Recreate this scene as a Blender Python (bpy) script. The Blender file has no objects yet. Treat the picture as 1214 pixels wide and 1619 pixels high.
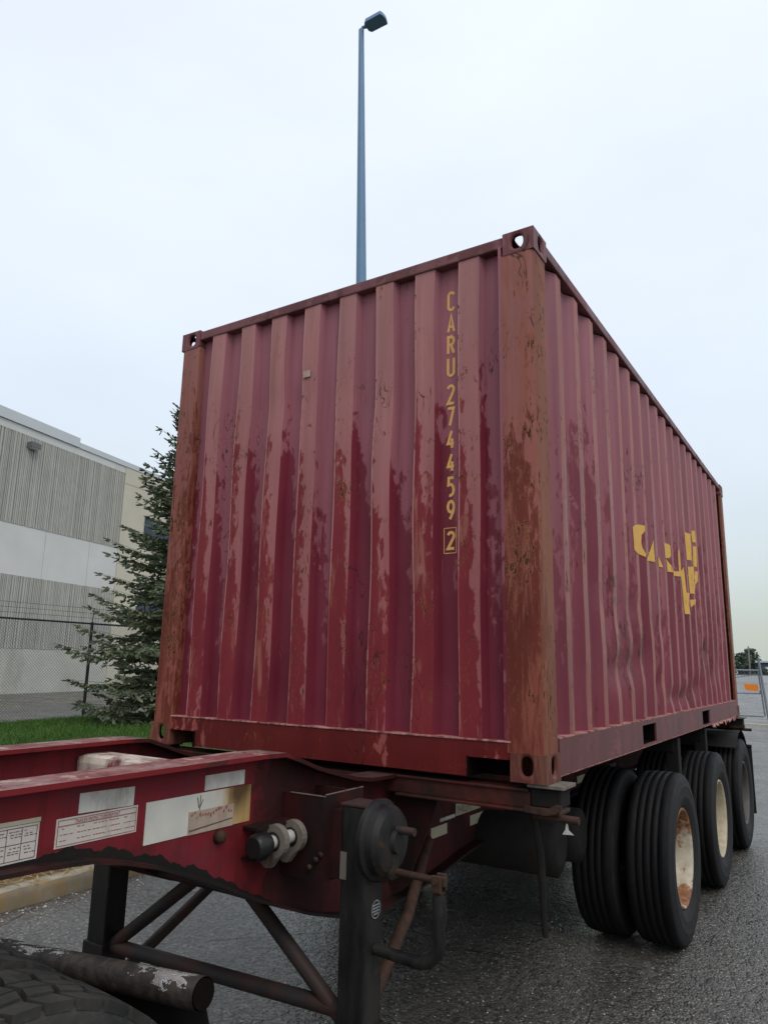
import bpy, bmesh, math, random
from mathutils import Vector, Matrix
R = math.radians
rnd = random.Random(7)
C = bpy.context.scene.collection
S = bpy.context.scene

# ------------------------------------------------------------------ camera
HB = 1.31                                   # height of the container floor corner above the ground
yaw, pitch, roll, fpx = -0.5685, 0.2068, 0.0204, 1150.95
F = Vector((math.sin(yaw)*math.cos(pitch), math.cos(yaw)*math.cos(pitch), math.sin(pitch)))
Rt = Vector((math.cos(yaw), -math.sin(yaw), 0)); Up = Rt.cross(F)
R2 = Rt*math.cos(roll) + Up*math.sin(roll); U2 = Up*math.cos(roll) - Rt*math.sin(roll)
cd = bpy.data.cameras.new('camera'); cam = bpy.data.objects.new('camera', cd); C.objects.link(cam)
m3 = Matrix((R2, U2, -F)).transposed()
DZ = -0.068                                 # the trailer was measured from a datum 68 mm below the yard surface
cam.matrix_world = Matrix.Translation((2.3459, -3.0605, HB+0.477+DZ)) @ m3.to_4x4()
cd.sensor_fit = 'VERTICAL'; cd.sensor_height = 24.0; cd.lens = fpx*24/1619
cd.clip_start = 0.05; cd.clip_end = 3000
S.camera = cam

# ------------------------------------------------------------------ sky, sun, exposure
SUN_EL, SUN_AZ = R(52), R(128)              # azimuth measured from +Y towards +X
w = bpy.data.worlds.new('World'); S.world = w; w.use_nodes = True
nt = w.node_tree; nt.nodes.clear()
out = nt.nodes.new('ShaderNodeOutputWorld')
sky = nt.nodes.new('ShaderNodeTexSky'); sky.sky_type = 'NISHITA'; sky.sun_disc = False
sky.sun_elevation = SUN_EL; sky.sun_rotation = SUN_AZ; sky.dust_density = 4.0; sky.air_density = 1.0
b1 = nt.nodes.new('ShaderNodeBackground'); b1.inputs[1].default_value = 0.05
nt.links.new(sky.outputs[0], b1.inputs[0])
tc = nt.nodes.new('ShaderNodeTexCoord'); sp = nt.nodes.new('ShaderNodeSeparateXYZ')
nt.links.new(tc.outputs['Generated'], sp.inputs[0])
rp = nt.nodes.new('ShaderNodeValToRGB'); nt.links.new(sp.outputs[2], rp.inputs[0])
els = rp.color_ramp.elements
els[0].position = 0.0; els[0].color = (0.52, 0.56, 0.50, 1)
els[1].position = 1.0; els[1].color = (0.84, 0.885, 0.95, 1)
for pos, col in ((0.06, (0.50, 0.55, 0.51, 1)), (0.2, (0.63, 0.685, 0.715, 1)), (0.40, (0.74, 0.80, 0.865, 1)), (0.62, (0.81, 0.867, 0.935, 1))):
    e = els.new(pos); e.color = col
mp = nt.nodes.new('ShaderNodeMapping'); mp.inputs['Scale'].default_value = (1.6, 1.6, 4.0)
nt.links.new(tc.outputs['Generated'], mp.inputs[0])
nz = nt.nodes.new('ShaderNodeTexNoise'); nz.inputs['Scale'].default_value = 1.5; nz.inputs['Detail'].default_value = 4
nt.links.new(mp.outputs[0], nz.inputs['Vector'])
mr = nt.nodes.new('ShaderNodeMapRange'); mr.inputs[1].default_value = 0.3; mr.inputs[2].default_value = 0.7
mr.inputs[3].default_value = 0.955; mr.inputs[4].default_value = 1.045
nt.links.new(nz.outputs[0], mr.inputs[0])
b2 = nt.nodes.new('ShaderNodeBackground')
nt.links.new(rp.outputs[0], b2.inputs[0]); nt.links.new(mr.outputs[0], b2.inputs[1])
ad = nt.nodes.new('ShaderNodeAddShader'); nt.links.new(b1.outputs[0], ad.inputs[0]); nt.links.new(b2.outputs[0], ad.inputs[1])
nt.links.new(ad.outputs[0], out.inputs[0])
sl = bpy.data.lights.new('sun', 'SUN'); sl.energy = 0.8; sl.angle = R(35); sl.color = (1.0, 0.96, 0.9)
so = bpy.data.objects.new('sun', sl); C.objects.link(so)
sd = Vector((math.sin(SUN_AZ)*math.cos(SUN_EL), math.cos(SUN_AZ)*math.cos(SUN_EL), math.sin(SUN_EL)))
so.rotation_euler = sd.to_track_quat('Z', 'Y').to_euler(); so.location = sd*50
S.view_settings.view_transform = 'Standard'; S.view_settings.look = 'None'
S.view_settings.exposure = 0.0; S.view_settings.gamma = 1.0; S.view_settings.use_curve_mapping = False

# ------------------------------------------------------------------ node helpers
HBM = HB+DZ
class G:
    def __init__(s, name):
        s.mat = bpy.data.materials.new(name); s.mat.use_nodes = True
        s.nt = s.mat.node_tree; s.b = s.nt.nodes['Principled BSDF']
        g = s.nt.nodes.new('ShaderNodeNewGeometry'); s.pos = g.outputs['Position']
        sx = s.nt.nodes.new('ShaderNodeSeparateXYZ'); s.lk(s.pos, sx.inputs[0]); s.x, s.y, s.z = sx.outputs
    def lk(s, a, b): s.nt.links.new(a, b)
    def put(s, sock, v):
        if hasattr(v, 'is_output'): s.lk(v, sock)
        else:
            if isinstance(v, tuple) and len(v) == 3 and sock.type == 'RGBA': v = v+(1,)
            sock.default_value = v
    def m(s, op, a, b=0.0, c=None, clamp=False):
        n = s.nt.nodes.new('ShaderNodeMath'); n.operation = op; n.use_clamp = clamp
        s.put(n.inputs[0], a); s.put(n.inputs[1], b)
        if c is not None: s.put(n.inputs[2], c)
        return n.outputs[0]
    def sc(s, v, off=(0, 0, 0)):
        n = s.nt.nodes.new('ShaderNodeMapping'); n.inputs['Scale'].default_value = v; n.inputs['Location'].default_value = off
        s.lk(s.pos, n.inputs[0]); return n.outputs[0]
    def noise(s, vec=None, scale=1.0, detail=4.0, rough=0.55, dist=0.0):
        n = s.nt.nodes.new('ShaderNodeTexNoise'); s.lk(vec if vec is not None else s.pos, n.inputs['Vector'])
        n.inputs['Scale'].default_value = scale; n.inputs['Detail'].default_value = detail
        n.inputs['Roughness'].default_value = rough; n.inputs['Distortion'].default_value = dist
        return n.outputs[0]
    def vor(s, vec=None, scale=1.0, feature='F1', out='Distance', rand=1.0):
        n = s.nt.nodes.new('ShaderNodeTexVoronoi'); n.feature = feature; s.lk(vec if vec is not None else s.pos, n.inputs['Vector'])
        n.inputs['Scale'].default_value = scale; n.inputs['Randomness'].default_value = rand
        return n.outputs[out]
    def step(s, v, a, b, lo=0.0, hi=1.0):
        n = s.nt.nodes.new('ShaderNodeMapRange'); n.clamp = True; s.put(n.inputs[0], v)
        n.inputs[1].default_value = a; n.inputs[2].default_value = b; n.inputs[3].default_value = lo; n.inputs[4].default_value = hi
        return n.outputs[0]
    def mix(s, f, a, b, mode='MIX'):
        n = s.nt.nodes.new('ShaderNodeMix'); n.data_type = 'RGBA'; n.blend_type = mode
        s.put(n.inputs[0], f); s.put(n.inputs[6], a); s.put(n.inputs[7], b); return n.outputs[2]
    def bump(s, h, strength=0.3, dist=0.01, normal=None):
        n = s.nt.nodes.new('ShaderNodeBump'); n.inputs['Strength'].default_value = strength; n.inputs['Distance'].default_value = dist
        s.lk(h, n.inputs['Height'])
        if normal is not None: s.lk(normal, n.inputs['Normal'])
        return n.outputs[0]
    def done(s, base, rough=0.6, normal=None, metal=0.0, spec=None):
        s.put(s.b.inputs['Base Color'], base); s.put(s.b.inputs['Roughness'], rough); s.put(s.b.inputs['Metallic'], metal)
        if spec is not None: s.put(s.b.inputs['Specular IOR Level'], spec)
        if normal is not None: s.lk(normal, s.b.inputs['Normal'])
        return s.mat

def plain(name, col, rough=0.6, var=0.15, scale=8.0, metal=0.0, dirt=None, dirt_amt=0.4, bump=0.0, spec=0.25):
    g = G(name)
    n = g.noise(scale=scale, detail=6, rough=0.65)
    k = g.step(n, 0.25, 0.75, 1-var, 1+var)
    c = g.mix(1.0, col, k, 'MULTIPLY')
    if dirt:
        d = g.noise(g.sc((1, 1, 0.45), (3, 1, 7)), scale=scale*0.7, detail=8, rough=0.7)
        c = g.mix(g.step(d, 0.62-dirt_amt*0.3, 0.72-dirt_amt*0.2), c, dirt)
    return g.done(c, rough, g.bump(n, bump, 0.01) if bump else None, metal, spec)

def old_paint(name, deep, mid, chalk, warm, wear=0.3, zthr=0.45, zgain=0.16, rust=(0.035, 0.016, 0.009), stretch=(20, 20, 2.4), rough=0.55, scuff=None, strip=None, tonev=0.12, veil_fade=None, hgain=0.0):
    """weathered container paint: deep wet-looking coat, chalky flaked layer with ragged edges and a painted veil towards the top, primer scuffs, scratches, rust flecks"""
    deep, mid, chalk = [tuple(v*k for v, k in zip(c_, (1.17, 1.05, 1.12))) for c_ in (deep, mid, chalk)]
    if veil_fade: veil_fade = tuple(v*k for v, k in zip(veil_fade, (1.10, 1.02, 1.06)))
    g = G(name)
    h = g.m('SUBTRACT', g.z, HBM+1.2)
    big = g.noise(scale=1.7, detail=4)
    base = g.mix(g.step(big, 0.3, 0.7), deep, mid)
    st = g.noise(g.sc((5.0, 5.0, 0.9), (2, 7, 1)), scale=1.0, detail=3, rough=0.5)
    fine = g.noise(g.sc((stretch[0]*1.2, stretch[1]*1.2, 11), (5, 2, 1)), scale=1.0, detail=5, rough=0.58, dist=0.3)
    a = g.m('ADD', g.m('MULTIPLY', st, 0.62), g.m('MULTIPLY', fine, 0.42))
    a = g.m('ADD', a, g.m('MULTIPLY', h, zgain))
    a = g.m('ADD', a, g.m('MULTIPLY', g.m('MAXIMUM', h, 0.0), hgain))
    if strip:
        u = g.m('SUBTRACT', g.m('FRACT', g.m('ADD', g.m('DIVIDE', g.m('SUBTRACT', g.x, strip[0]), strip[1]), 0.5)), 0.5)
        a = g.m('ADD', a, g.m('MULTIPLY', u, strip[2]))
    ck = g.step(a, zthr, zthr+0.014)
    tone = g.noise(g.sc((34, 34, 1.1), (1, 5, 3)), scale=1.0, detail=5, rough=0.7)
    if veil_fade is not None:
        chalk = g.mix(g.step(g.m('ADD', h, g.m('MULTIPLY', g.m('SUBTRACT', st, 0.5), 1.2)), -0.5, 1.15), chalk, veil_fade)  # fading chalk, paled and greyed with height to paint in the lens veil
    chalkv = g.mix(1.0, chalk, g.step(tone, 0.25, 0.75, 1-tonev, 1+tonev), 'MULTIPLY')
    c = g.mix(g.m('MULTIPLY', ck, 0.9), base, chalkv)
    rim = g.m('SUBTRACT', g.step(a, zthr-0.022, zthr+0.004), ck, clamp=True)
    c = g.mix(g.m('MULTIPLY', rim, 0.35), c, g.mix(0.5, chalk, warm))
    # primer / orange scuffs
    w1 = g.noise(g.sc((15, 15, 2.0), (9, 4, 2)), scale=1.0, detail=8, rough=0.7, dist=0.6)
    wm = g.step(w1, 0.66-wear*0.24, 0.74-wear*0.22)
    c = g.mix(g.m('MULTIPLY', wm, 0.75), c, g.mix(g.step(tone, 0.3, 0.7), warm, g.mix(0.5, warm, chalk)))
    # dark rust flecks
    r1 = g.noise(g.sc((64, 64, 22), (2, 8, 5)), scale=1.0, detail=5, rough=0.68, dist=0.9)
    r2 = g.noise(scale=3.3, detail=3)
    rs = g.m('ADD', r1, g.m('MULTIPLY', g.m('SUBTRACT', r2, 0.5), 0.50))
    rs = g.m('SUBTRACT', rs, g.m('MULTIPLY', g.m('ABSOLUTE', g.m('ADD', h, 0.25)), 0.035))
    rm = g.step(rs, 0.69-wear*0.115, 0.71-wear*0.115)
    hm = g.step(rs, 0.645-wear*0.115, 0.665-wear*0.115)
    c = g.mix(g.m('MULTIPLY', hm, min(0.8, 0.25+wear)), c, g.mix(g.step(tone, 0.35, 0.65), (0.19, 0.062, 0.026), (0.27, 0.115, 0.052)))
    c = g.mix(g.m('MULTIPLY', rm, 0.88), c, rust)
    # scratches : thin iso-lines of a warped noise, kept in patches
    s1 = g.noise(g.sc((9, 9, 3.2), (11, 3, 9)), scale=1.0, detail=2, dist=1.4)
    ln = g.step(g.m('ABSOLUTE', g.m('SUBTRACT', s1, 0.5)), 0.004, 0.011, 1.0, 0.0)
    pm = g.step(g.noise(g.sc((2.2, 2.2, 1.5), (4, 4, 4)), scale=1.0, detail=2), 0.61-wear*0.08, 0.65-wear*0.08)
    ln = g.m('MULTIPLY', ln, pm)
    c = g.mix(g.m('MULTIPLY', ln, 0.75), c, rust)
    if scuff:
        sm = None
        for (ya, za, sa, sb) in scuff:
            e1 = g.m('POWER', g.m('ABSOLUTE', g.m('DIVIDE', g.m('SUBTRACT', g.y, ya), sa)), 2.0); e2 = g.m('POWER', g.m('ABSOLUTE', g.m('DIVIDE', g.m('SUBTRACT', g.z, HBM+za), sb)), 2.0)
            k = g.m('SUBTRACT', 1.0, g.m('ADD', e1, e2), clamp=True); sm = k if sm is None else g.m('MAXIMUM', sm, k)
        sn = g.noise(g.sc((16, 16, 8), (6, 1, 2)), scale=1.0, detail=8, rough=0.75, dist=0.9)
        sk = g.step(g.m('ADD', sn, g.m('MULTIPLY', sm, 0.17)), 0.665, 0.70)
        c = g.mix(g.m('MULTIPLY', g.m('MULTIPLY', sk, g.step(sm, 0.0, 0.25)), 0.75), c, (0.048, 0.022, 0.017))
    # soft vertical grime
    gr = g.noise(g.sc((7, 7, 0.5), (3, 3, 3)), scale=1.0, detail=4, rough=0.6)
    c = g.mix(1.0, c, g.step(gr, 0.3, 0.7, 0.80, 1.12), 'MULTIPLY')
    ht = g.m('SUBTRACT', g.m('MULTIPLY', ck, 0.5), g.m('ADD', g.m('MULTIPLY', rm, 0.6), g.m('MULTIPLY', ln, 0.5)))
    ht = g.m('ADD', ht, g.m('MULTIPLY', g.noise(scale=5.0, detail=3), 1.2))
    rg = g.step(ck, 0, 1, rough-0.14, rough+0.12)
    rg = g.m('MAXIMUM', rg, g.m('MULTIPLY', rm, 0.85))
    return g.done(c, rg, g.bump(ht, 0.35, 0.006), 0.0, 0.14)

MT = {}
SCF = dict(scuff=[(1.45, .58, .42, .30), (1.9, .60, .3, .3), (1.3, .95, .3, .22), (3.3, .30, .7, .10), (2.0, 1.75, .5, .25), (4.3, .6, .5, .3)])
MT['wall'] = old_paint('container_paint', (0.118, 0.016, 0.028), (0.150, 0.026, 0.041), (0.215, 0.070, 0.086), (0.26, 0.095, 0.075), 0.10, 0.535, 0.15, strip=(-.765, .2503, .42), veil_fade=(0.275, 0.122, 0.143), hgain=0.14)
MT['ridge'] = old_paint('container_ridge_paint', (0.140, 0.016, 0.026), (0.165, 0.024, 0.026), (0.255, 0.090, 0.090), (0.30, 0.120, 0.075), 0.40, 0.535, 0.15, strip=(-.89, .2503, .50), veil_fade=(0.335, 0.175, 0.167), hgain=0.08)
MT['redge2'] = old_paint('ridge_edge_paint', (0.19, 0.040, 0.044), (0.24, 0.075, 0.070), (0.35, 0.170, 0.160), (0.38, 0.20, 0.14), 0.55, 0.46, 0.10, stretch=(40, 40, 3.5), veil_fade=(0.40, 0.23, 0.21))
MT['side'] = old_paint('side_paint', (0.135, 0.033, 0.046), (0.160, 0.041, 0.055), (0.205, 0.072, 0.086), (0.24, 0.09, 0.07), 0.08, 0.52, 0.10, veil_fade=(0.25, 0.120, 0.138), hgain=0.10, **SCF)
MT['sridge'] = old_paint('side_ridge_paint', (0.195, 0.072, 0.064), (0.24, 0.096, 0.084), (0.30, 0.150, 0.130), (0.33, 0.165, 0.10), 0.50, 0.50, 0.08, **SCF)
MT['post'] = old_paint('post_paint', (0.095, 0.020, 0.014), (0.135, 0.034, 0.022), (0.235, 0.075, 0.062), (0.25, 0.085, 0.052), 0.74, 0.535, 0.09, stretch=(34, 34, 3.2), veil_fade=(0.27, 0.125, 0.108))
MT['pside'] = old_paint('post_side_paint', (0.115, 0.040, 0.024), (0.150, 0.056, 0.034), (0.205, 0.094, 0.064), (0.22, 0.10, 0.056), 0.72, 0.52, 0.06, stretch=(40, 40, 2.0), tonev=0.1)
MT['rail'] = old_paint('rail_paint', (0.100, 0.042, 0.043), (0.125, 0.053, 0.054), (0.165, 0.082, 0.083), (0.18, 0.075, 0.058), 0.25, 0.56, 0.03, stretch=(9, 3, 9))
MT['sill'] = old_paint('sill_paint', (0.078, 0.009, 0.009), (0.105, 0.014, 0.012), (0.24, 0.070, 0.060), (0.16, 0.042, 0.025), 0.24, 0.565, 0.03)
MT['cast'] = old_paint('casting_paint', (0.085, 0.027, 0.020), (0.110, 0.040, 0.029), (0.165, 0.080, 0.062), (0.18, 0.085, 0.050), 0.65, 0.56, 0.04)
MT['castt'] = old_paint('top_casting_paint', (0.115, 0.045, 0.048), (0.145, 0.058, 0.060), (0.19, 0.092, 0.092), (0.19, 0.085, 0.066), 0.30, 0.60, 0.03)
MT['lip'] = plain('worn_sill_edge', (0.40, 0.20, 0.175), 0.6, 0.35, 22, dirt=(0.14, 0.03, 0.03), dirt_amt=0.6)
MT['yellow'] = plain('yellow_lettering', (0.62, 0.36, 0.085), 0.55, 0.10, 25, dirt=(0.42, 0.22, 0.06), dirt_amt=0.2)
MT['letter'] = plain('cream_yellow_lettering', (0.66, 0.36, 0.12), 0.55, 0.10, 30)
MT['roofm'] = plain('roof_paint', (0.2, 0.06, 0.06), 0.6, 0.2, 5)
MT['void'] = plain('recess_shade_black', (0.006, 0.0045, 0.004), 0.95, 0.3, 9, spec=0.03)  # near-black: shade inside recesses and under the floor put into the colour
MT['ply'] = plain('plywood_floor', (0.16, 0.10, 0.06), 0.8, 0.2, 9)

def chassis_red():
    g = G('chassis_red')
    n = g.noise(scale=4.0, detail=6, rough=0.65)
    c = g.mix(g.step(n, 0.3, 0.7), (0.190, 0.013, 0.018), (0.135, 0.017, 0.024))
    rn = g.noise(g.sc((30, 30, 2.0), (1, 1, 1)), scale=1.0, detail=6, rough=0.7)
    c = g.mix(g.m('MULTIPLY', g.step(rn, 0.54, 0.70), 0.6), c, (0.070, 0.012, 0.012))
    # greyish bloom in blotches
    bl = g.noise(g.sc((3, 3, 5), (4, 2, 6)), scale=1.0, detail=5, rough=0.6)
    c = g.mix(g.m('MULTIPLY', g.step(bl, 0.5, 0.68), 0.55), c, (0.090, 0.030, 0.042))
    # chips
    ch = g.noise(g.sc((30, 30, 30)), scale=1.0, detail=4, rough=0.7)
    c = g.mix(g.m('MULTIPLY', g.step(ch, 0.68, 0.71), 0.7), c, (0.07, 0.02, 0.018))
    # road film and grease : thick around the landing gear and along the lower web, ragged
    ragged = g.noise(scale=6.0, detail=9, rough=0.68)
    gy = g.step(g.m('ADD', g.y, g.m('MULTIPLY', g.m('SUBTRACT', ragged, 0.5), 0.55)), -0.90, -0.78)
    gz = g.step(g.m('SUBTRACT', g.m('ADD', g.z, g.m('MULTIPLY', g.m('SUBTRACT', ragged, 0.5), 0.4)), 1.19), 0.03, -0.12)
    patchy = g.step(g.noise(g.sc((4, 4, 2.4), (8, 8, 8)), scale=1.0, detail=5), 0.56, 0.44)
    gm = g.m('MAXIMUM', g.m('MULTIPLY', gy, g.step(patchy, 0, 1, 0.80, 1.0)), g.m('MULTIPLY', g.m('MULTIPLY', gz, patchy), 0.6))
    c = g.mix(g.m('MULTIPLY', gm, 0.92), c, g.mix(g.step(ragged, 0.35, 0.65), (0.010, 0.006, 0.0055), (0.030, 0.009, 0.009)))
    rg = g.step(n, 0.3, 0.7, 0.48, 0.68)
    return g.done(c, g.m('MAXIMUM', rg, g.m('MULTIPLY', gm, 0.72)), g.bump(ragged, 0.2, 0.004), 0, 0.18)
MT['red'] = chassis_red()
def flange():
    g = G('flange_top_worn')
    n = g.noise(g.sc((9, 4, 9)), scale=1.0, detail=8, rough=0.7)
    c = g.mix(g.step(n, 0.42, 0.60), (0.17, 0.040, 0.040), (0.25, 0.155, 0.14))
    n2 = g.noise(scale=14.0, detail=7, rough=0.7)
    c = g.mix(g.step(n2, 0.56, 0.62), c, (0.32, 0.24, 0.20))
    c = g.mix(g.step(n2, 0.42, 0.36), c, (0.08, 0.025, 0.022))
    gy = g.step(g.y, -0.95, -0.72)
    c = g.mix(g.m('MULTIPLY', gy, 0.88), c, (0.028, 0.010, 0.009))
    return g.done(c, 0.7, g.bump(n2, 0.3, 0.004), 0, 0.3)
MT['flange'] = flange()
def fedge():
    g = G('flange_edge_red')
    n = g.noise(scale=12.0, detail=7, rough=0.65)
    c = g.mix(g.step(n, 0.52, 0.60), (0.165, 0.013, 0.017), (0.075, 0.016, 0.015))
    gy = g.step(g.m('ADD', g.y, g.m('MULTIPLY', g.m('SUBTRACT', n, 0.5), 0.4)), -0.90, -0.72)
    return g.done(g.mix(g.m('MULTIPLY', gy, 0.9), c, (0.022, 0.009, 0.008)), 0.6, g.bump(n, 0.2, 0.003), 0, 0.2)
MT['redge'] = fedge()
MT['dirtyred'] = plain('grimy_dark_red_steel', (0.042, 0.007, 0.007), 0.6, 0.35, 6, dirt=(0.010, 0.0065, 0.006), dirt_amt=0.9, bump=0.15)
MT['bolst'] = plain('bolster_rusty_red', (0.058, 0.011, 0.008), 0.65, 0.35, 9, dirt=(0.020, 0.009, 0.006), dirt_amt=0.7, bump=0.2)
MT['chip'] = plain('chipped_white_crossmember', (0.48, 0.41, 0.35), 0.6, 0.25, 14, dirt=(0.12, 0.030, 0.028), dirt_amt=0.6, bump=0.2)
def legm():
    g = G('landing_gear_black')
    n = g.noise(g.sc((9, 9, 2.5)), scale=1.0, detail=7, rough=0.65)
    c = g.mix(g.step(n, 0.40, 0.62), (0.008, 0.008, 0.009), (0.024, 0.022, 0.020))
    ru = g.noise(g.sc((14, 14, 9), (3, 4, 5)), scale=1.0, detail=7, rough=0.7)
    c = g.mix(g.m('MULTIPLY', g.step(ru, 0.60, 0.68), 0.6), c, (0.06, 0.032, 0.022))
    return g.done(c, g.step(n, 0.3, 0.7, 0.35, 0.65), g.bump(ru, 0.25, 0.004), 0, 0.2)
MT['black'] = legm()
MT['brace'] = plain('brace_dark_steel', (0.024, 0.021, 0.021), 0.6, 0.3, 8, dirt=(0.048, 0.024, 0.018), dirt_amt=0.55, bump=0.2)
MT['rustbr'] = plain('rusty_brown_steel', (0.050, 0.025, 0.017), 0.75, 0.35, 16, dirt=(0.025, 0.013, 0.009), dirt_amt=0.5, bump=0.3)
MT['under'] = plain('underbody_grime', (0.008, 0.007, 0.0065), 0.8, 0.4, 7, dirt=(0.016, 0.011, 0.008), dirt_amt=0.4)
MT['lug'] = plain('grey_cast_lug', (0.15, 0.13, 0.11), 0.6, 0.2, 22, dirt=(0.08, 0.05, 0.035), dirt_amt=0.35)
MT['zinc'] = plain('zinc_plated_bar', (0.55, 0.54, 0.50), 0.35, 0.12, 30, metal=0.35)
MT['knob'] = plain('black_rubber_cap', (0.012, 0.012, 0.012), 0.32, 0.2, 12)
MT['tape'] = plain('white_reflective_tape', (0.50, 0.49, 0.46), 0.5, 0.10, 9, dirt=(0.30, 0.28, 0.25), dirt_amt=0.45)
MT['tape2'] = plain('yellowed_reflective_tape', (0.40, 0.37, 0.27), 0.5, 0.12, 12)
MT['label'] = plain('paper_label', (0.52, 0.47, 0.43), 0.5, 0.07, 14, dirt=(0.38, 0.34, 0.29), dirt_amt=0.35)
MT['label2'] = plain('faded_label', (0.36, 0.29, 0.23), 0.55, 0.16, 18, dirt=(0.30, 0.20, 0.16), dirt_amt=0.4)
MT['ink'] = plain('label_ink_dark', (0.10, 0.075, 0.08), 0.6, 0.2, 40)
MT['inkred'] = plain('label_ink_red', (0.26, 0.07, 0.065), 0.6, 0.2, 40)
def rustplate():
    g = G('white_plate_with_rust_runs')
    n = g.noise(scale=9.0, detail=6)
    c = g.mix(g.step(n, 0.35, 0.7), (0.56, 0.55, 0.49), (0.46, 0.46, 0.42))
    wv = g.noise(g.sc((20, 20, 3.0)), scale=1.0, detail=6, rough=0.65)
    a = g.m('ADD', g.y, g.m('MULTIPLY', g.m('SUBTRACT', wv, 0.5), 0.14))
    rm = g.step(a, -1.075, -1.0)
    c = g.mix(rm, c, g.mix(g.step(wv, 0.35, 0.62), (0.33, 0.16, 0.040), (0.43, 0.31, 0.13)))
    b = g.m('ADD', g.m('SUBTRACT', g.z, HBM), g.m('MULTIPLY', g.m('SUBTRACT', wv, 0.5), 0.16))
    dk = g.m('MULTIPLY', g.step(b, -0.075, 0.01), g.step(a, -1.03, -0.98))
    dk = g.m('MULTIPLY', dk, g.step(a, -0.88, -0.93))
    c = g.mix(g.m('MULTIPLY', dk, 0.9), c, (0.050, 0.020, 0.008))
    return g.done(c, 0.55)
MT['rplate'] = rustplate()
def rubber(name, c0, c1, dust):
    g = G(name)
    n = g.noise(scale=7.0, detail=6, rough=0.6); n2 = g.noise(scale=40.0, detail=5, rough=0.7)
    c = g.mix(g.step(n, 0.3, 0.7), c0, c1)
    c = g.mix(g.m('MULTIPLY', g.step(n2, 0.5, 0.7), 0.5), c, dust)
    return g.done(c, g.step(n, 0.3, 0.7, 0.55, 0.8), g.bump(n2, 0.15, 0.003), 0, 0.16)
MT['tyre'] = rubber('tyre_rubber', (0.0045, 0.005, 0.006), (0.008, 0.008, 0.009), (0.014, 0.0135, 0.013))
MT['sidew'] = rubber('tyre_sidewall', (0.014, 0.0145, 0.016), (0.022, 0.022, 0.023), (0.034, 0.032, 0.030))
MT['drive'] = rubber('dusty_drive_tyre', (0.020, 0.020, 0.020), (0.042, 0.040, 0.036), (0.065, 0.060, 0.052))
def rimm(name, base, rust_lo, zr=0.0):
    g = G(name)
    n = g.noise(scale=7.0, detail=7, rough=0.65)
    n = g.m('ADD', n, g.m('MULTIPLY', g.m('SUBTRACT', g.m('ABSOLUTE', g.m('SUBTRACT', g.z, 0.47)), 0.12), zr))
    c = g.mix(g.step(g.noise(scale=20.0, detail=5), 0.35, 0.7), base, (base[0]*.72, base[1]*.70, base[2]*.66))
    c = g.mix(g.step(n, rust_lo, rust_lo+0.06), c, g.mix(g.step(g.noise(scale=26.0, detail=6), 0.4, 0.6), (0.14, 0.045, 0.014), (0.26, 0.11, 0.04)))
    return g.done(c, 0.6, g.bump(n, 0.15, 0.004))
MT['rim1'] = rimm('rusty_white_rim', (0.50, 0.45, 0.36), 0.54, 1.5)
MT['rim2'] = rimm('dusty_cream_rim', (0.44, 0.39, 0.28), 0.74)
MT['rim3'] = rimm('dark_dusty_rim', (0.075, 0.070, 0.062), 0.66)
MT['lugbolt'] = plain('hub_steel', (0.05, 0.04, 0.035), 0.6, 0.3, 14)
MT['mudflap'] = plain('black_rubber_flap', (0.014, 0.014, 0.014), 0.6, 0.3, 9)
def pipem():
    g = G('peeling_chrome_tube')
    n = g.noise(g.sc((4, 16, 16), (2.2, 0, 3)), scale=1.0, detail=7, rough=0.7, dist=0.6)
    ax = g.m('ADD', g.m('MULTIPLY', g.x, 0.0958), 0.829)
    a = g.m('ADD', n, g.m('MULTIPLY', g.m('SUBTRACT', g.z, ax), 5.0))
    ck = g.step(a, 0.70, 0.712)
    br = g.step(g.noise(scale=30.0, detail=5), 0.45, 0.6)
    dark = g.mix(br, (0.016, 0.013, 0.011), (0.040, 0.030, 0.024))
    c = g.mix(ck, dark, (0.75, 0.74, 0.72))
    return g.done(c, g.step(ck, 0, 1, 0.6, 0.22), g.bump(g.m('ADD', n, g.m('MULTIPLY', ck, 0.3)), 0.5, 0.008), g.m('MULTIPLY', ck, 0.85))
MT['pipe'] = pipem()

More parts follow.
